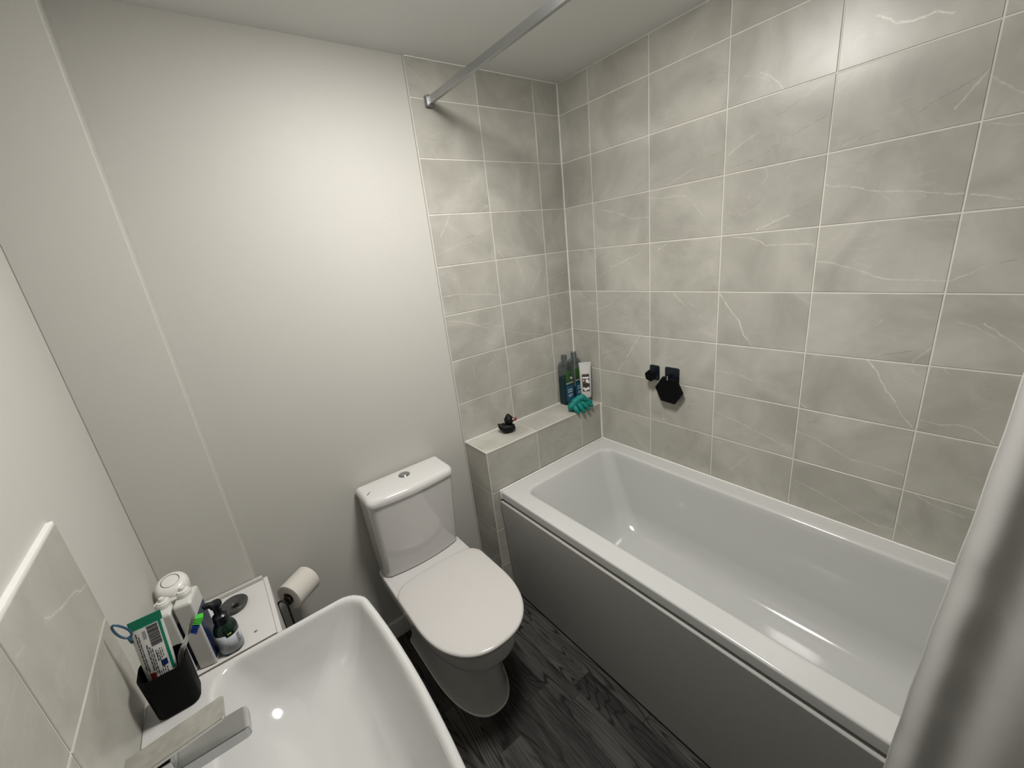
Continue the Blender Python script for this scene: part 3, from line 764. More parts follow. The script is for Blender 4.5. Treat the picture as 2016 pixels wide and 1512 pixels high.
# ================================================================== basin
BY = -0.92
BA = thing('washbasin', 'white ceramic washbasin on the left wall with tap', 'basin', (-1.66, BY, 0))
BXo = -1.66
def bring(x0, x1, hy, r, z, bow=0.0, n=6, cy=0.0):
    return [(x - BXo, y + cy, z) for x, y, z in rrect(x0, x1, -hy, hy, r, z, n=n, bow=bow)]
rimr = (.050, .006, .006, .050)
bas = [bring(-1.862, -1.62, .12, .05, .66), bring(-1.864, -1.58, .16, .06, .69), bring(-1.868, -1.52, .22, .08, .74, .01),
       bring(-1.870, -1.470, .258, (.070, .008, .008, .070), .80, .014), bring(-1.8715, -1.456, .272, (.060, .007, .007, .060), .85, .015),
       bring(-1.8718, -1.4535, .2775, (.056, .006, .006, .056), .862, .016), bring(-1.8718, -1.4555, .2775, (.052, .006, .006, .052), .868, .016),
       bring(-1.8710, -1.4600, .2735, (.048, .006, .006, .048), .8705, .016),
       bring(-1.8650, -1.4640, .2700, (.046, .006, .006, .046), .8708, .016),
       bring(-1.772, -1.4660, .2665, (.044, .050, .050, .044), .8702, .016), bring(-1.766, -1.4690, .2635, (.042, .052, .052, .042), .8685, .015),
       bring(-1.762, -1.4720, .2605, (.042, .053, .053, .042), .8640, .014), bring(-1.758, -1.4755, .2570, (.042, .054, .054, .042), .8540, .013), bring(-1.750, -1.4840, .2490, (.045, .056, .056, .045), .830, .012),
       bring(-1.732, -1.5060, .2280, (.052, .06, .06, .052), .785, .010), bring(-1.715, -1.530, .205, (.060, .065, .065, .060), .758, .008),
       bring(-1.690, -1.562, .17, .06, .742, .006), bring(-1.660, -1.600, .12, .03, .735), bring(-1.640, -1.615, .05, .01, .732)]
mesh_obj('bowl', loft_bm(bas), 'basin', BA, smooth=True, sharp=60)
ped = [bring(-1.871, -1.66, .085, .04, .0), bring(-1.871, -1.66, .085, .04, .05), bring(-1.871, -1.68, .070, .04, .30), bring(-1.871, -1.67, .075, .04, .55), bring(-1.871, -1.62, .105, .05, .675)]
mesh_obj('pedestal', loft_bm(ped), 'ceramic', BA, smooth=True, sharp=60)
mesh_obj('waste_plug', lathe_bm([(.030, .731), (.030, .738), (.026, .741), (.004, .7425)], 28), 'chrome', BA, smooth=True, sharp=40, loc=(-1.685 - BXo, 0, .0055))

TP = thing('basin_tap', 'square chrome mixer tap with flat lever on the washbasin', 'tap', (-1.806, BY, 0.870))
mesh_obj('body', box_bm(-.022, .022, -.022, .022, 0.0, .118, bev=.002), 'chrome', TP, smooth=True, sharp=40)
bm = loft_bm([[(-.020, -.022, .094), (-.020, .022, .094), (-.020, .022, .117), (-.020, -.022, .117)],
              [(.106, -.022, .092), (.106, .022, .092), (.106, .022, .112), (.106, -.022, .112)],
              [(.111, -.020, .094), (.111, .020, .094), (.111, .020, .110), (.111, -.020, .110)]])
bmesh.ops.bevel(bm, geom=list(bm.edges), offset=.0015, segments=2, affect='EDGES')
mesh_obj('spout', bm, 'satin', TP, smooth=True, sharp=40)
mesh_obj('cartridge_cover', box_bm(-.021, .021, -.0205, .0205, .118, .134, bev=.0015), 'chrome', TP, smooth=True, sharp=40)
bm = loft_bm([[(-.030, -.0215, .134), (-.030, .0215, .134), (-.030, .0215, .141), (-.030, -.0215, .141)],
              [(.086, -.0215, .148), (.086, .0215, .148), (.086, .0215, .154), (.086, -.0215, .154)],
              [(.090, -.0195, .149), (.090, .0195, .149), (.090, .0195, .1535), (.090, -.0195, .1535)]])
bmesh.ops.bevel(bm, geom=list(bm.edges), offset=.001, segments=2, affect='EDGES')
mesh_obj('lever', bm, 'spotted', TP, smooth=True, sharp=40)

# ================================================================== shelf unit by the basin
SX0, SX1, SY0, SY1, SZ = -1.880, -1.651, -0.436, -0.157, 0.703
SU = thing('storage_unit', 'narrow white laminate unit standing between basin and boxed-in column', 'cabinet', ((SX0 + SX1) / 2, (SY0 + SY1) / 2, 0))
cxs, cys = (SX0 + SX1) / 2, (SY0 + SY1) / 2
def sb(name, x0, x1, y0, y1, z0, z1, mat='laminate', bev=.001, par=None): return mesh_obj(name, box_bm(x0 - cxs, x1 - cxs, y0 - cys, y1 - cys, z0, z1, bev=bev), mat, par or SU, smooth=True, sharp=40)
sb('top_panel', SX0, SX1 - .0005, SY0 + .009, SY1 - .012, SZ - .016, SZ)
sb('front_lip', SX0, SX1 - .0005, SY0, SY0 + .008, SZ - .03, SZ + .003)
sb('lip_edge', SX0, SX1 - .0005, SY0 - .003, SY0 - .0005, SZ - .03, SZ + .001, 'brownline', .0004)
sb('back_lip', SX0, SX1 - .0005, SY1 - .011, SY1, SZ - .016, SZ + .010, 'edge')
SP = sb('side_panel', SX1, SX1 + .012, SY0, SY1, 0, SZ - .002)
sb('screw_hole', SX1 + .0115, SX1 + .0126, SY0 + .008, SY0 + .013, SZ - .016, SZ - .011, 'inkgrey', 0, SP).matrix_parent_inverse.identity()
sb('side_panel', SX0, SX0 + .012, SY0 + .009, SY1 - .012, 0, SZ - .0165)
sb('front_panel', SX0 + .0125, SX1 - .0005, SY0 + .001, SY0 + .008, .01, SZ - .031)
M['bracket'] = plain('brushed_metal', (0.30, 0.31, 0.31), 0.42, metal=1.0, noise=0.03)
# ================================================================== shower rail, curtain, downlight
SR = thing('shower_rail', 'square chrome shower rail above the bath, fixed to the tiles', 'curtain rail', (-0.6855, 0, 2.190))
mesh_obj('rail_bar', box_bm(-.0065, .0065, YF + .004, -.012, -.0125, .0125, bev=.001), 'satin', SR, smooth=True, sharp=40)
mesh_obj('wall_bracket', box_bm(-.0155, .0155, -.022, -.0005, -.0185, .0185, bev=.0025), 'bracket', SR, smooth=True, sharp=40)
mesh_obj('wall_bracket', box_bm(-.0155, .0155, YF + .001, YF + .0225, -.0185, .0185, bev=.0025), 'bracket', SR, smooth=True, sharp=40)

SC = thing('shower_curtain', 'white fabric shower curtain drawn aside at the foot of the bath', 'curtain', (-0.745, -1.70, 0.28))
def curtain_bm():
    NU, NV = 150, 60
    z0, z1 = 0.28, 2.155
    grid = []
    for j in range(NV + 1):
        z = z0 + (z1 - z0) * j / NV
        row = []
        ye = -1.527 - (z - .35) * .0415 + .0010 * math.sin(z * 9) + .0005 * math.sin(z * 41 + 1)
        for i in range(NU + 1):
            t = i / NU
            y = ye - t * (1.855 + ye)
            s = -(y - ye)
            fold = .0065 * math.sin((s / .128) * 2 * math.pi - 1.85 + .12 * math.sin(z * 2.1)) + .0015 * math.sin(s * 90 + z * 2.5)
            hem = .020 * math.exp(-(s / .022) ** 2)       # the hem curls back round the leading edge
            top = max(0.0, (z - 1.6) / .56)
            x = -0.756 + (.0765 * top ** 1.4) + fold * (1 - .55 * top) + hem
            for zc, yc, am in ((1.27, 0, .003), (1.06, .008, .004), (.925, .0, .004), (.80, .01, .005), (.66, .006, .004)):
                x += am * math.exp(-((z - zc - .25 * (s - .02)) / .009) ** 2) * math.exp(-((s - .02) / .03) ** 2)
            row.append((x + .745, y + 1.70, z - .28))
        grid.append(row)
    bm = bmesh.new()
    V = [[bm.verts.new(p) for p in r] for r in grid]
    for a, b in zip(V, V[1:]):
        for i in range(NU): bm.faces.new((a[i], a[i + 1], b[i + 1], b[i]))
    return bm
co = mesh_obj('fabric', curtain_bm(), 'curtain', SC, smooth=True)
sol = co.modifiers.new('thickness', 'SOLIDIFY'); sol.thickness = .0012; sol.offset = 0
for k in range(4):
    y = -1.60 - .075 * k
    ring = [(-.6855 + .745 + .020 * math.cos(a), y + 1.70, 2.183 - .28 + .030 * math.sin(a)) for a in [2 * math.pi * i / 20 for i in range(20)]]
    mesh_obj('hook_ring', tube_bm(ring, .0016, 6, closed=True), 'satin', SC, smooth=True)

DL = thing('ceiling_light', 'round flush ceiling light with opal bowl over the middle of the floor', 'ceiling light', (LAMP.x, LAMP.y, CEIL))
mesh_obj('rim', lathe_bm([(.171, -.0005), (.182, -.0005), (.184, -.003), (.183, -.010), (.178, -.013), (.171, -.012), (.171, -.0005)], 48, cap0=False, cap1=False), 'whiteplastic', DL, smooth=True, sharp=40)
_R = (.17 ** 2 + .036 ** 2) / (2 * .036)
mesh_obj('opal_bowl', lathe_bm([(max(.0008, .17 * math.cos(math.radians(a))), -.008 - (math.sqrt(_R ** 2 - (.17 * math.cos(math.radians(a))) ** 2) - (_R - .036))) for a in (0, 12, 25, 38, 50, 62, 74, 84, 90)], 40), 'lens', DL, smooth=True)

# ================================================================== toilet roll on its stand
RS = thing('toilet_roll_stand', 'black wire toilet roll stand between storage unit and toilet', 'roll holder', (-1.585, -0.100, 0))
RSX, RSY = -1.585, -0.100
ax = Vector((math.cos(math.radians(37)), math.sin(math.radians(37)), 0))
RC = Vector((-1.5645, -0.0875, .553))            # roll centre
near = RC - ax * .0535
def rl(p): return (p[0] - RSX, p[1] - RSY, p[2])
mesh_obj('base_plate', lathe_bm([(.062, 0), (.066, .002), (.066, .006), (.063, .009), (.001, .0095)], 40), 'blackwire', RS, smooth=True, sharp=40)
r1 = Vector((-1.641, -0.108, 0)); r2 = Vector((-1.6135, -0.124, 0))
mid = (r1 + r2) / 2
path = [(r1.x, r1.y, .008), (r1.x, r1.y, .25), (r1.x, r1.y, .535)]
for k in range(1, 8):
    t = math.pi * k / 8
    p = mid + (r1 - mid) * math.cos(t); path.append((p.x, p.y, .535 + .020 * math.sin(t)))
path += [(r2.x, r2.y, .535), (r2.x, r2.y, .25), (r2.x, r2.y, .008)]
mesh_obj('wire_post', tube_bm([rl(p) for p in path], .0036, 10), 'blackwire', RS, smooth=True)
mesh_obj('arm', tube_bm([rl((r2.x, r2.y, .540)), rl(near + Vector((0, 0, -.012))), rl(RC - ax * .030 + Vector((0, 0, -.012)))], .0035, 10), 'blackwire', RS, smooth=True)
mesh_obj('end_disc', tube_bm([rl(near - ax * .004 + Vector((0, 0, -.006))), rl(near - ax * .0005 + Vector((0, 0, -.006)))], .0165, 24), 'blackwire', RS, smooth=True, sharp=40)
TR = thing('toilet_roll', 'white toilet roll on the black wire stand', 'toilet roll', tuple(RC), math.radians(37))
def ring_cyl(r0, r1_, l, n=40):
    bm = bmesh.new(); rs = []
    for r, x in ((r0, -l), (r1_ - .003, -l), (r1_, -l + .002), (r1_, l - .002), (r1_ - .003, l), (r0, l), (r0, -l)):
        rs.append([(x, r * math.cos(2 * math.pi * i / n), r * math.sin(2 * math.pi * i / n)) for i in range(n)])
    return loft_bm(rs, False, False, bm=bm)
mesh_obj('paper', ring_cyl(.0215, .049, .050), 'paper', TR, smooth=True, sharp=40)
mesh_obj('core_tube', ring_cyl(.0195, .0212, .0495), 'card', TR, smooth=True, sharp=40)

# ================================================================== things on the storage unit
TOPZ = SZ + .0003
def flat_bottle(name, label, x, y, mat_side, tall, group):
    t = thing(name, label, 'bottle', (x, y, TOPZ), math.radians(-13), group)
    hx, hy = .0190, .033
    rg = [rrect(-hx + .003, hx - .003, -hy + .003, hy - .003, .004, 0), rrect(-hx, hx, -hy, hy, .005, .004), rrect(-hx, hx, -hy, hy, .005, tall - .012), rrect(-hx + .0004, hx - .0004, -hy + .0008, hy - .0008, .005, tall - .007),
          rrect(-hx + .002, hx - .002, -hy + .004, hy - .004, .006, tall - .003), rrect(-hx + .004, hx - .004, -.019, .019, .010, tall - .0008), rrect(-hx + .005, hx - .005, -.0140, .0140, .0135, tall)]
    mesh_obj('bottle_body', loft_bm(rg), 'whitebottle', t, smooth=True, sharp=50)
    mesh_obj('side_label', box_bm(hx - .0002, hx + .0004, -hy + .004, hy - .005, .012, tall - .046, bev=.0001), mat_side, t)
    c = mesh_obj('cap', lathe_bm([(.0148, tall - .001), (.0148, tall + .010), (.0140, tall + .0115), (.0128, tall + .012), (.0126, tall + .0150), (.0105, tall + .0165), (.001, tall + .0168)], 28), 'whiteplastic', t, smooth=True, sharp=40)
    mesh_obj('nozzle', lathe_bm([(.0065, tall + .016), (.0062, tall + .0225), (.0048, tall + .0245), (.0005, tall + .0248)], 16), 'whiteplastic', c, smooth=True, sharp=40)
    mesh_obj('cap_tab', box_bm(-.0175, -.011, -.006, .006, tall + .008, tall + .0115, bev=.0008), 'whiteplastic', c, smooth=True)
    return t
flat_bottle('flat_bottle', 'white flat bottle with blue side label beside the dark green pump bottle', -1.7995, -0.392, 'navylabel', .205, 'white flat bottles on the storage unit')
flat_bottle('flat_bottle', 'white flat bottle nearest the left wall, behind the toothpaste tube', -1.8425, -0.384, 'navylabel', .195, 'white flat bottles on the storage unit')

AF = thing('air_freshener', 'white rounded air freshener with round top button behind the white bottles', 'air freshener', (-1.8375, -0.262, TOPZ))
mesh_obj('dispenser_body', lathe_bm([(.026, 0), (.028, .003), (.0285, .06), (.030, .12), (.0325, .150), (.0345, .163), (.0338, .174), (.030, .182), (.023, .1865), (.019, .1868)], 40, cap1=False), 'whiteplastic', AF, smooth=True)
mesh_obj('button_groove', lathe_bm([(.0190, .1868), (.0186, .1835), (.0001, .1835)], 32, cap0=False), 'inkgrey', AF, smooth=True, sharp=30)
mesh_obj('top_button', lathe_bm([(.0172, .1836), (.0172, .1868), (.0160, .1878), (.001, .1884)], 32), 'whiteplastic', AF, smooth=True, sharp=40)

for o in list(AF.children):
    for v in o.data.vertices:
        w = min(1.0, max(0.0, (v.co.z - .12) / .04)); v.co = Vector((v.co.x * 1.08, v.co.y * 1.08 - .004 * w, v.co.z + .30 * v.co.y * w))

PB = thing('pump_bottle', 'dark green pump bottle with pale grey label on the storage unit', 'bottle', (-1.7520, -0.402, TOPZ))
mesh_obj('bottle_body', lathe_bm([(.0235, 0), (.026, .002), (.0268, .006), (.0268, .068), (.0255, .076), (.021, .085), (.016, .090), (.0145, .093), (.0145, .096)], 40), 'bottlegreen', PB, smooth=True)
lb = bmesh.new(); n = 30; ring0 = []; ring1 = []
for i in range(n + 1):
    a = math.radians(-175 + 190 * i / n); r = .0271
    ring0.append((r * math.cos(a), r * math.sin(a), .008)); ring1.append((r * math.cos(a), r * math.sin(a), .064 if i < 13 else .056))
loft_bm([ring0, ring1], False, False, closed=False, bm=lb)
LBL = mesh_obj('paper_label', lb, 'greylabel', PB, smooth=True); LBL.modifiers.new('thickness', 'SOLIDIFY').thickness = .0003
def on_cyl(name, a0, a1, z0, z1, r, mat, par):
    bm = bmesh.new(); k = max(2, int((a1 - a0) / 6)); r0 = []; r1 = []
    for i in range(k + 1):
        a = math.radians(a0 + (a1 - a0) * i / k); r0.append((r * math.cos(a), r * math.sin(a), z0)); r1.append((r * math.cos(a), r * math.sin(a), z1))
    loft_bm([r0, r1], False, False, closed=False, bm=bm)
    o = mesh_obj(name, bm, mat, par, smooth=True); o.modifiers.new('thickness', 'SOLIDIFY').thickness = .0002; return o
for k in range(7): on_cyl('label_text', -50, -28 + random.uniform(-8, 4), .050 - .0042 * k, .0518 - .0042 * k, .0276, 'ink', LBL)
for k in range(9): on_cyl('label_text', -160, -118 + random.uniform(-12, 4), .058 - .0042 * k, .0594 - .0042 * k, .0276, 'inkgrey', LBL)
on_cyl('gold_stamp', -86, -66, .061, .0665, .0271, 'gold', PB)
PU = mesh_obj('pump', lathe_bm([(.0175, .092), (.0178, .102), (.0165, .1045), (.0175, .107), (.0172, .113), (.0120, .117), (.0098, .121), (.0095, .135), (.0125, .140), (.0140, .145), (.0138, .151), (.0120, .1535), (.001, .1545)], 28), 'pumpblack', PB, smooth=True, sharp=45)
mesh_obj('nozzle', tube_bm(smooth_path([(0, 0, .146), (-.010, .002, .150), (-.018, .003, .152), (-.023, .004, .150)], 4), .0078, 12), 'pumpblack', PU, smooth=True, sharp=50)

DD = thing('stone_dish', 'round dark grey dish with a centre hole on the storage unit', 'dish', (-1.7345, -0.240, TOPZ))
mesh_obj('dish_body', lathe_bm([(.0085, .0005), (.024, .0), (.032, .003), (.0355, .0095), (.0360, .0140), (.0345, .0165), (.030, .0155), (.020, .0100), (.0125, .0082), (.0092, .0050), (.0085, .0005)], 48, cap0=False, cap1=False), 'stone', DD, smooth=True)
mesh_obj('centre_hole', lathe_bm([(.0086, .0006), (.0001, .0006)], 20, cap0=False), 'black', DD)
cb = bmesh.new(); bmesh.ops.create_icosphere(cb, subdivisions=2, radius=1.0)
for v in cb.verts: v.co = Vector((v.co.x * .0042, v.co.y * .0022, (v.co.z + 1) * .0011)) * (1 + .12 * math.sin(v.co.x * 9 + v.co.y * 5))
tag(mesh_obj('crumb', cb, 'crumb', smooth=True, loc=(-1.6975, -0.388, TOPZ), rot=(0, 0, .25)), 'small reddish brown crumb on the white storage unit', 'crumb')

# ================================================================== toothbrush cup and what stands in it
CUX, CUY, CUZ = -1.8150, -0.682, .8712
CU = thing('toothbrush_cup', 'black rounded-square cup holding toothbrush and toothpaste', 'cup', (CUX, CUY, CUZ))
cu = [rrect(-.031, .031, -.026, .026, .014, 0), rrect(-.0335, .0335, -.0285, .0285, .016, .003), rrect(-.0360, .0360, -.0325, .0325, .018, .097), rrect(-.0358, .0358, -.0323, .0323, .018, .0985),
      rrect(-.0345, .0345, -.0310, .0310, .017, .0985), rrect(-.0340, .0340, -.0305, .0305, .017, .097), rrect(-.0315, .0315, -.0265, .0265, .015, .006), rrect(-.029, .029, -.024, .024, .013, .004)]
mesh_obj('cup_wall', loft_bm(cu), 'black', CU, smooth=True, sharp=50)

# toothpaste tube, crimp upwards, leaning on the back of the cup
tb = thing('toothpaste_tube', 'white and green toothpaste tube standing crimp-up in the black cup', 'toothpaste', (-1.8265, -0.676, .8775))
up = Vector((.013, .012, .193)).normalized()
rt = Vector((.93, .10, -.08)); rt = (rt - up * rt.dot(up)).normalized(); nm = rt.cross(up)     # nm points towards the room
def tl(a, h_, d=0.0): return Vector(rt) * a + up * h_ + nm * d
def tsec(hw, th, h_, n=28):
    return [tl(hw * math.cos(2 * math.pi * i / n), h_, th * math.sin(2 * math.pi * i / n) * (1 if th > .002 else 1)) for i in range(n)]
HT = .190
TBb = mesh_obj('tube_body', loft_bm([tsec(.0125, .0125, .0), tsec(.0135, .0130, .004), tsec(.0185, .0175, .016), tsec(.0215, .0165, .05), tsec(.0232, .0118, .10), tsec(.0236, .0058, .15), tsec(.0230, .0011, HT - .014)], True, False), 'tubewhite', tb, smooth=True)
mesh_obj('crimp', loft_bm([tsec(.0231, .0012, HT - .0145), tsec(.0233, .0009, HT - .002), tsec(.0233, .0008, HT)]), 'green', tb, smooth=True, sharp=40)
def face_d(a, h_):
    prof = [(.0, .0125, .0125), (.016, .0185, .0175), (.05, .0215, .0165), (.10, .0232, .0118), (.15, .0236, .0058), (.176, .0230, .0011), (.2, .023, .001)]
    for (h0, w0, d0), (h1, w1, d1) in zip(prof, prof[1:]):
        if h0 <= h_ <= h1:
            t = (h_ - h0) / (h1 - h0); w = w0 + (w1 - w0) * t; d = d0 + (d1 - d0) * t
            return d * math.sqrt(max(0, 1 - min(1, (a / w) ** 2)))
    return .001
def print_patch(name, a0, a1, h0, h1, mat, par, lift=.0003, na=4, nh=3):
    bm = bmesh.new(); g = []
    for j in range(nh + 1):
        h_ = h0 + (h1 - h0) * j / nh
        g.append([bm.verts.new(tl(a0 + (a1 - a0) * i / na, h_, face_d(a0 + (a1 - a0) * i / na, h_) + lift)) for i in range(na + 1)])
    for p, q in zip(g, g[1:]):
        for i in range(na): bm.faces.new((p[i], p[i + 1], q[i + 1], q[i]))
    return mesh_obj(name, bm, mat, par, smooth=True)
print_patch('green_stripe', .0155, .0195, .07, HT - .014, 'green', TBb, nh=8, na=2)
print_patch('green_stripe', -.0228, .0228, HT - .018, HT - .0142, 'green', TBb, na=12, nh=1)
h_ = HT - .020
for k in range(19):
    w = random.choice((.0008, .0012, .0018)); print_patch('barcode_bar', -.0015, .0140, h_ - w, h_, 'ink', TBb, lift=.0004, nh=1); h_ -= w + random.choice((.0006, .0010))
for col, (a0, a1, h0, h1) in enumerate(((-.0180, -.0165, .09, .165), (-.0150, -.0138, .085, .160), (-.0085, -.0070, .085, .138), (-.0055, -.0043, .078, .132), (-.0028, -.0016, .07, .128), (.0010, .0026, .10, .122), (.0040, .0050, .098, .120), (.0066, .0076, .102, .123), (.0095, .0103, .104, .122), (.0000, .0010, .055, .082), (.0030, .0040, .055, .084), (.0060, .0070, .055, .086), (.0090, .0100, .055, .084))):
    hh = h0
    while hh < h1:
        l = random.uniform(.004, .012); print_patch('print_line', a0, a1, hh, min(h1, hh + l), 'ink', TBb, lift=.0004, na=1, nh=1); hh += l + .0016
print_patch('quality_mark', -.0085, -.0040, .150, .165, 'inkgrey', TBb, lift=.0004)
print_patch('navy_badge', .0040, .0125, .086, .098, 'navylabel', TBb, lift=.0004)
print_patch('red_panel', -.0150, -.0070, .060, .082, 'red', TBb, lift=.0004)

# toothbrush
tbz = thing('toothbrush', 'grey and white toothbrush with blue and green bristles in the black cup', 'toothbrush', (-1.803, -0.674, .876))
pth = smooth_path([(0, 0, .0), (.007, 0, .045), (.015, -.002, .085), (.026, -.004, .106), (.036, -.004, .122), (.044, -.003, .136)], 5)
nn = len(pth)
HB = mesh_obj('handle', tube_bm(pth, [.0052 - .0022 * (i / nn) for i in range(nn)], 12), 'whiteplastic', tbz, smooth=True)
mesh_obj('rubber_grip', tube_bm([Vector(p) + Vector((-.0018, -.0024, .0)) for p in pth[:16]], .0040, 10), 'handlegrey', HB, smooth=True)
hd = Vector(pth[-1]) - Vector(pth[-6]); hd.normalize(); hs = Vector((0, -1, 0)); hn = hs.cross(hd).normalized()
if hn.x < 0: hn = -hn
base = Vector(pth[-4])
def hf(o_, a, b_, c_): return o_ + hd * a + hs * b_ + hn * c_
bm = loft_bm([[hf(base, a, .0055 * math.cos(t) * w, .0022 * math.sin(t) * w) for t in [2 * math.pi * i / 16 for i in range(16)]] for a, w in ((-.006, .6), (.002, 1.15), (.012, 1.35), (.026, 1.25), (.032, .8))])
HDh = mesh_obj('brush_head', bm, 'handlegrey', tbz, smooth=True)
def tufts(name, a0, a1, mat, ln):
    bm = bmesh.new(); a = a0
    while a < a1:
        for b_ in (-.0048, -.0016, .0016, .0048):
            tube_bm([hf(base, a, b_, .0018), hf(base, a + (a - .015) * .22 + random.uniform(-.0006, .0006), b_ * 1.15, .0018 + ln + random.uniform(-.0008, .0008))], [.0010, .0011], 6, bm=bm)
        a += .0027
    o = mesh_obj(name, bm, mat, HDh, smooth=False); o['kind'] = 'stuff'; return o
tufts('blue_bristles', .000, .0135, 'blue', .0115); tufts('green_bristles', .0155, .029, 'lime', .0135)

# flosser with a blue loop handle
fl = thing('floss_pick', 'white stick with a blue loop handle leaning out of the black cup', 'floss pick', (-1.8335, -0.671, .878))
mesh_obj('stick', tube_bm(smooth_path([(0, 0, 0), (-.001, .001, .07), (-.004, .002, .13), (-.006, .003, .155)], 4), .0022, 8), 'whiteplastic', fl, smooth=True)
lc = Vector((-.013, .004, .182)); la = Vector((-.40, .12, .9)).normalized(); lb_ = Vector((.9, .0, .4)).normalized()
mesh_obj('loop_handle', tube_bm([lc + la * (.0185 * math.cos(t)) + lb_ * (.0070 * math.sin(t)) * (1.0 - .25 * math.cos(t)) for t in [2 * math.pi * i / 28 for i in range(28)]], .0019, 8, closed=True), 'steelblue', fl, smooth=True)
mesh_obj('collar', tube_bm([(-.006, .003, .152), (-.0075, .0033, .165)], .0036, 10), 'steelblue', fl, smooth=True)

# ================================================================== things on the tiled ledge
LZ = .7985
def soak_bottle(label, x, y, fill, grp, lab_y):
    t = thing('bath_soak_bottle', label, 'bottle', (x, y, LZ), 0, grp)
    def q(h_, z, r=.012): return rrect(-h_, h_, -h_, h_, r, z, n=5)
    shell = [q(.027, 0), q(.0295, .003), q(.0300, .010), q(.0300, .205), q(.0285, .222, .014), q(.0235, .234, .016), q(.017, .240, .015), q(.0150, .243, .0145), q(.0150, .251, .0145), q(.0170, .2515, .0165), q(.0170, .2545, .0165), q(.0150, .255, .0145), q(.0148, .273, .0143), q(.0128, .273, .0123), q(.0128, .245, .0123)]
    sh = mesh_obj('bottle_shell', loft_bm(shell, True, False), 'clear', t, smooth=True, sharp=55)
    for zz in (.2600, .2655): mesh_obj('neck_thread', tube_bm([(.0152 * math.cos(a), .0152 * math.sin(a), zz + .0006 * math.sin(a)) for a in [2 * math.pi * i / 20 for i in range(20)]], .0009, 6, closed=True), 'clear', sh, smooth=True)
    liq = [q(.0265, .0015, .010), q(.0285, .004, .011), q(.0288, .012, .011), q(.0288, fill, .011)]
    mesh_obj('soak_liquid', loft_bm(liq), 'liquid', t, smooth=True, sharp=50)
    L_ = mesh_obj('front_label', box_bm(-.0275, .0275, -.0307, -.0302, .020, .190, bev=.0002), 'labelblue', t)
    f = -.0309
    def lab(name, x0, x1, z0, z1, mat, k=0): return mesh_obj(name, box_bm(x0, x1, f - .0002 * k, f + .0003, z0, z1), mat, L_)
    lab('label_band', -.0275, .0275, .108, .135, 'darkgreen', 1)
    lab('label_top', -.0275, .0275, .135, .190, 'leaf', 0)
    for (a, z, s, rz) in ((-.010, .150, .012, .5), (.006, .163, .013, -.4), (.013, .148, .010, .9), (-.004, .178, .010, .1)):
        bm = bmesh.new(); bmesh.ops.create_uvsphere(bm, u_segments=12, v_segments=6, radius=1)
        for v in bm.verts:
            c, s_ = math.cos(rz), math.sin(rz); px, pz = v.co.x * s * .45, v.co.z * s
            v.co = Vector((a + px * c - pz * s_, f - .0002 + v.co.y * .0003, z + px * s_ + pz * c))
        mesh_obj('leaf_print', bm, 'leaf' if a < 0 else 'whiteink' if s < .0105 else 'darkgreen', L_, smooth=True)
    text_obj('brand_text', 'RADOX', .0150, 'whiteink', L_, Matrix.Translation((0, f - .0003, .122)) @ Matrix.Rotation(math.radians(90), 4, 'X'))
    for k, (w, z, hgt) in enumerate(((.030, .082, .006), (.034, .070, .006), (.028, .056, .0028), (.032, .050, .0028), (.024, .044, .0028))):
        lab('label_text', -w / 2, w / 2, z, z + hgt, 'greylabel', 1)
    return t
soak_bottle('half-full teal bath soak bottle on the ledge, nearer the duck', -0.1135, -0.0365, .150, 'bath soak bottles on the ledge', 0)
soak_bottle('nearly empty clear bath soak bottle in the tiled corner', -0.0405, -0.0365, .060, 'bath soak bottles on the ledge', 0)

CT = thing('conditioner_tube', 'white conditioner tube with brown floral print on the ledge corner', 'tube', (-0.0440, -0.1180, LZ), math.radians(-42))
def ell(a, b, z, n=32): return [(a * math.cos(2 * math.pi * i / n), b * math.sin(2 * math.pi * i / n), z) for i in range(n)]
mesh_obj('cap', loft_bm([ell(.0235, .0185, 0), ell(.0250, .0200, .002), ell(.0255, .0205, .030), ell(.0250, .0200, .032)]), 'capbrown', CT, smooth=True, sharp=50)
CB = mesh_obj('tube_body', loft_bm([ell(.0250, .0200, .0325), ell(.0270, .0215, .036), ell(.0280, .0215, .060), ell(.0295, .0180, .110), ell(.0305, .0120, .165), ell(.0315, .0050, .205), ell(.0320, .0016, .218), ell(.0320, .0014, .228)]), 'tubewhite', CT, smooth=True, sharp=60)
def tub_d(a, z):
    prof = [(.036, .027, .0215), (.06, .028, .0215), (.11, .0295, .018), (.165, .0305, .012), (.205, .0315, .005)]
    for (z0, w0, d0), (z1, w1, d1) in zip(prof, prof[1:]):
        if z0 <= z <= z1:
            t = (z - z0) / (z1 - z0); w = w0 + (w1 - w0) * t; d = d0 + (d1 - d0) * t; return -d * math.sqrt(max(0, 1 - (a / w) ** 2))
    return -.02
def tpatch(name, a0, a1, z0, z1, mat, lift=.0004, na=8, nz=6):
    bm = bmesh.new(); g = []
    for j in range(nz + 1):
        z = z0 + (z1 - z0) * j / nz
        g.append([bm.verts.new((a0 + (a1 - a0) * i / na, tub_d(a0 + (a1 - a0) * i / na, z) - lift, z)) for i in range(na + 1)])
    for p, q in zip(g, g[1:]):
        for i in range(na): bm.faces.new((p[i], p[i + 1], q[i + 1], q[i]))
    return mesh_obj(name, bm, mat, CB, smooth=True)
tpatch('print_panel', -.0190, .0190, .070, .165, 'brownprint')
tpatch('name_band', -.0165, .0165, .141, .150, 'whiteink', .0008, nz=2)
tpatch('name_rule', -.0165, .0165, .1515, .1545, 'ink', .0008, nz=1)
tpatch('dark_band', -.0185, .0185, .098, .113, 'ink', .0008, nz=2)
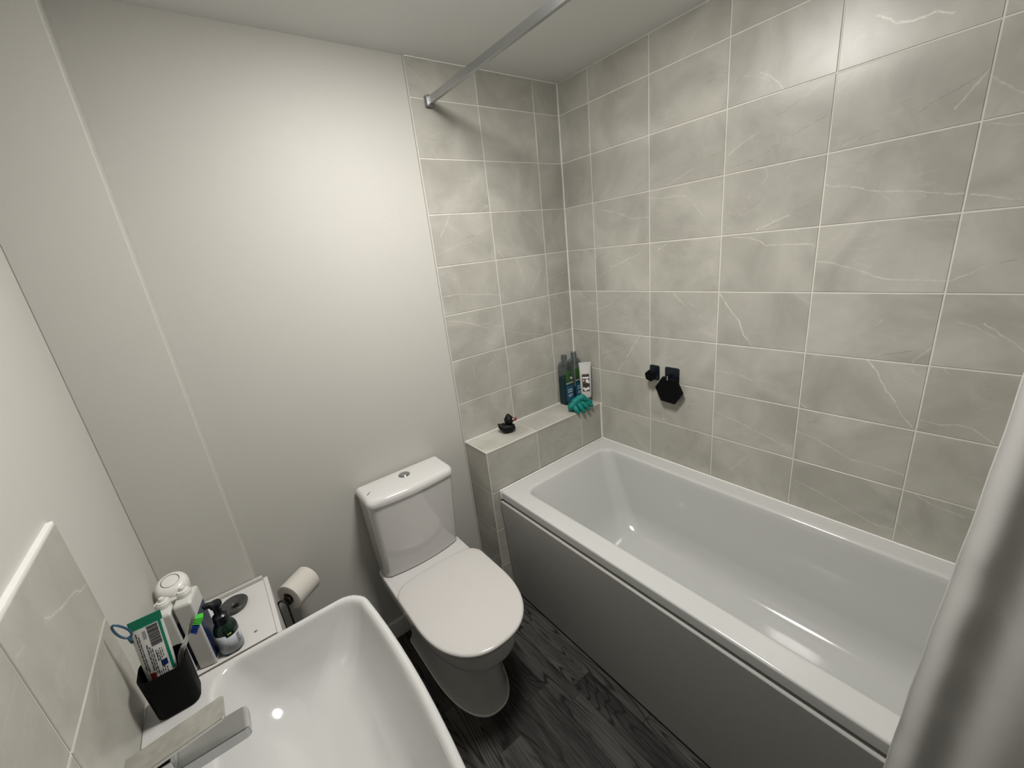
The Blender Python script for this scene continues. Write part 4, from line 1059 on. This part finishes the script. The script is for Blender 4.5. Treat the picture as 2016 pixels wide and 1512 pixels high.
for (a, z, s) in ((.006, .128, .0085), (.013, .121, .006), (-.004, .082, .008), (.010, .086, .0075), (-.013, .088, .005), (-.012, .130, .004)):
    tpatch('petal_print', a - s * .8, a + s * .8, z - s, z + s, 'whiteink', .0009, na=3, nz=3)

# teal glove flopped over the edge of the ledge
GL = thing('rubber_glove', 'teal rubber glove flopped over the front edge of the ledge', 'glove', (-0.140, -0.150, LZ))
def blob(bm, pts, rad, n=14, squash=1.0):
    P = smooth_path(pts, 5); m = len(P); R_ = []
    for i in range(m):
        t = i / (m - 1) * (len(rad) - 1); a = int(min(t, len(rad) - 2)); R_.append(rad[a] + (rad[a + 1] - rad[a]) * (t - a))
    d0 = (P[0] - P[1]).normalized(); d1 = (P[-1] - P[-2]).normalized()
    P = [P[0] + d0 * R_[0] * .85, P[0] + d0 * R_[0] * .6] + P + [P[-1] + d1 * R_[-1] * .6, P[-1] + d1 * R_[-1] * .85]
    R_ = [R_[0] * .35, R_[0] * .78] + R_ + [R_[-1] * .78, R_[-1] * .35]
    tube_bm(P, R_, n, bm=bm)
# palm: a flattened dome resting on the ledge
pm = bmesh.new(); bmesh.ops.create_uvsphere(pm, u_segments=28, v_segments=16, radius=1.0)
for v in pm.verts:
    p = v.co.copy()
    w = 1 + .10 * math.sin(p.x * 5 + p.z * 4)
    v.co = Vector((p.x * .052 * w - .014, p.y * .027 + .004 - .012 * p.z, .0375 + p.z * .0370 + .010 * p.x))
PALM = mesh_obj('palm', pm, 'teal', GL, smooth=True)
FING = [  # root, knuckle, tip over the ledge front
    ([(-.040, -.010, .030), (-.046, -.026, .018), (-.040, -.034, .004)], (.013, .0125, .0105)),
    ([(-.018, -.020, .036), (-.016, -.033, .018), (-.006, -.040, -.002)], (.013, .0125, .0105)),
    ([(.004, -.020, .040), (.014, -.034, .022), (.028, -.041, .002)], (.013, .0125, .0105)),
    ([(.016, -.014, .044), (.034, -.030, .030), (.056, -.039, .012)], (.013, .0120, .0100)),
    ([(.022, -.006, .050), (.040, -.020, .044), (.060, -.030, .028)], (.012, .0115, .0100)),
    ([(-.010, -.008, .062), (.010, -.018, .066), (.026, -.026, .050)], (.017, .0180, .0130)),
]
for pts, rad in FING:
    bm = bmesh.new(); blob(bm, pts, rad); mesh_obj('finger', bm, 'teal', GL, smooth=True)
cf = [Vector((-.052 + .004 * math.cos(t), .004 + .020 * math.sin(t) , .030 + .020 * math.cos(t) * 1.0)) for t in [2 * math.pi * i / 24 for i in range(24)]]
mesh_obj('cuff_rim', tube_bm(cf, .0022, 6, closed=True), 'teal', GL, smooth=True)

# black rubber duck
DU = thing('rubber_duck', 'black rubber duck with orange beak on the tiled ledge', 'rubber duck', (-0.557, -0.074, LZ), math.radians(-30))
def ellipsoid(bm, c, r, n=24):
    s = bmesh.ops.create_uvsphere(bm, u_segments=n, v_segments=n // 2, radius=1.0)
    for v in s['verts']: v.co = Vector((c[0] + v.co.x * r[0], c[1] + v.co.y * r[1], c[2] + v.co.z * r[2]))
    return s['verts']
bm = bmesh.new()
vv = ellipsoid(bm, (0, 0, .021), (.041, .030, .023), 32)
for v in vv:
    if v.co.z < .003: v.co.z = .0 if v.co.z < .0015 else v.co.z
    t = max(0, -v.co.x - .012) / .030
    v.co.z += .026 * t * t * (1 if v.co.z > .015 else .55); v.co.y *= 1 - .55 * min(1, t); v.co.x -= .004 * t
DB = mesh_obj('body', bm, 'blackrub', DU, smooth=True)
bm = bmesh.new()
vv = ellipsoid(bm, (.0115, 0, .0605), (.0232, .0222, .0225), 32)
for v in vv:
    t = max(0, v.co.z - .0765) / .0065
    if t > 0: v.co.z += .0095 * t ** 1.6; v.co.x -= .002 * t
DH = mesh_obj('head', bm, 'blackrub', DU, smooth=True)
bm = bmesh.new(); vv = ellipsoid(bm, (.0365, 0, .0575), (.0140, .0115, .0062), 16)
for v in vv: v.co.z += .7 * max(0, v.co.x - .0365) * (1 if v.co.z > .0575 else -.1)
mesh_obj('beak', bm, 'beak', DH, smooth=True)
for s in (-1, 1):
    bm = bmesh.new(); ellipsoid(bm, (.0293, s * .0130, .0670), (.0028, .0036, .0040), 12); mesh_obj('eye', bm, 'whiteink', DH, smooth=True)
arc = [Vector((.0392 + .0015 * math.cos(t * 2), -.0095 + .0065 * math.cos(t), .022 + .0075 * math.sin(t))) for t in [math.radians(60 + 12 * i) for i in range(21)]]
mesh_obj('chest_mark', tube_bm(arc, .0012, 6), 'whiteink', DB, smooth=True)
for s in (-1, 1):
    bm = bmesh.new(); vv = ellipsoid(bm, (-.008, s * .0275, .026), (.019, .0045, .011), 16)
    for v in vv: v.co.z += .25 * max(0, -.008 - v.co.x)
    mesh_obj('wing', bm, 'blackrub', DU, smooth=True)

# ================================================================== hooks on the tiled wall
def hook_plate(t, hy, hz):
    rg = [[(-d, y, z) for y, z, _ in rrect(-hy + i, hy - i, -hz + i, hz - i, .008, 0)] for d, i in ((.0003, 0), (.0032, 0), (.0045, .0012))]
    return mesh_obj('adhesive_plate', loft_bm(rg), 'navy', t, smooth=True, sharp=50)
def hexa(name, parent, c, r, th, rot, mat='black', tilt=0.0):
    rg = []
    for d, k in ((0, .94), (.003, 1.0), (th - .003, 1.0), (th, .94)):
        ring = []
        for i in range(6):
            a = math.radians(rot + 60 * i); ring.append((c[0] - d + tilt * r * k * math.sin(a), c[1] + r * k * math.cos(a), c[2] + r * k * math.sin(a)))
        rg.append(ring)
    return mesh_obj(name, loft_bm(rg), mat, parent)
SH = thing('adhesive_hook', 'small black adhesive hook with hexagonal knob on the tiled wall', 'hook', (0, -0.512, 1.024))
hook_plate(SH, .0248, .0350)
mesh_obj('stem', tube_bm([(-.004, .001, -.004), (-.034, .001, -.004)], .007, 14), 'black', SH, smooth=True, sharp=50)
hexa('hexagon_knob', SH, (-.030, -.001, -.0055), .0275, .014, 17)
BH = thing('adhesive_hook', 'larger black adhesive hook plate carrying the hexagonal pad on the tiled wall', 'hook', (0, -0.600, 1.026))
hook_plate(BH, .0345, .0345)
mesh_obj('hook_pin', tube_bm([(-.0045, 0, .002), (-.034, 0, .002), (-.038, 0, .006)], .0022, 10), 'black', BH, smooth=True)
HP = thing('hexagonal_pad', 'large black hexagonal pad hanging from the adhesive hook on the tiled wall', 'scrubber', (-.018, -0.6005, .962))
hexa('pad', HP, (0, 0, 0), .0665, .017, 3)
mesh_obj('hanging_loop', tube_bm([(-.0195, .001, .050), (-.0205, .001, .062), (-.0185, .0005, .0680), (-.0120, .0005, .0690)], [.0045, .0030, .0018, .0016], 10), 'satin', HP, smooth=True)
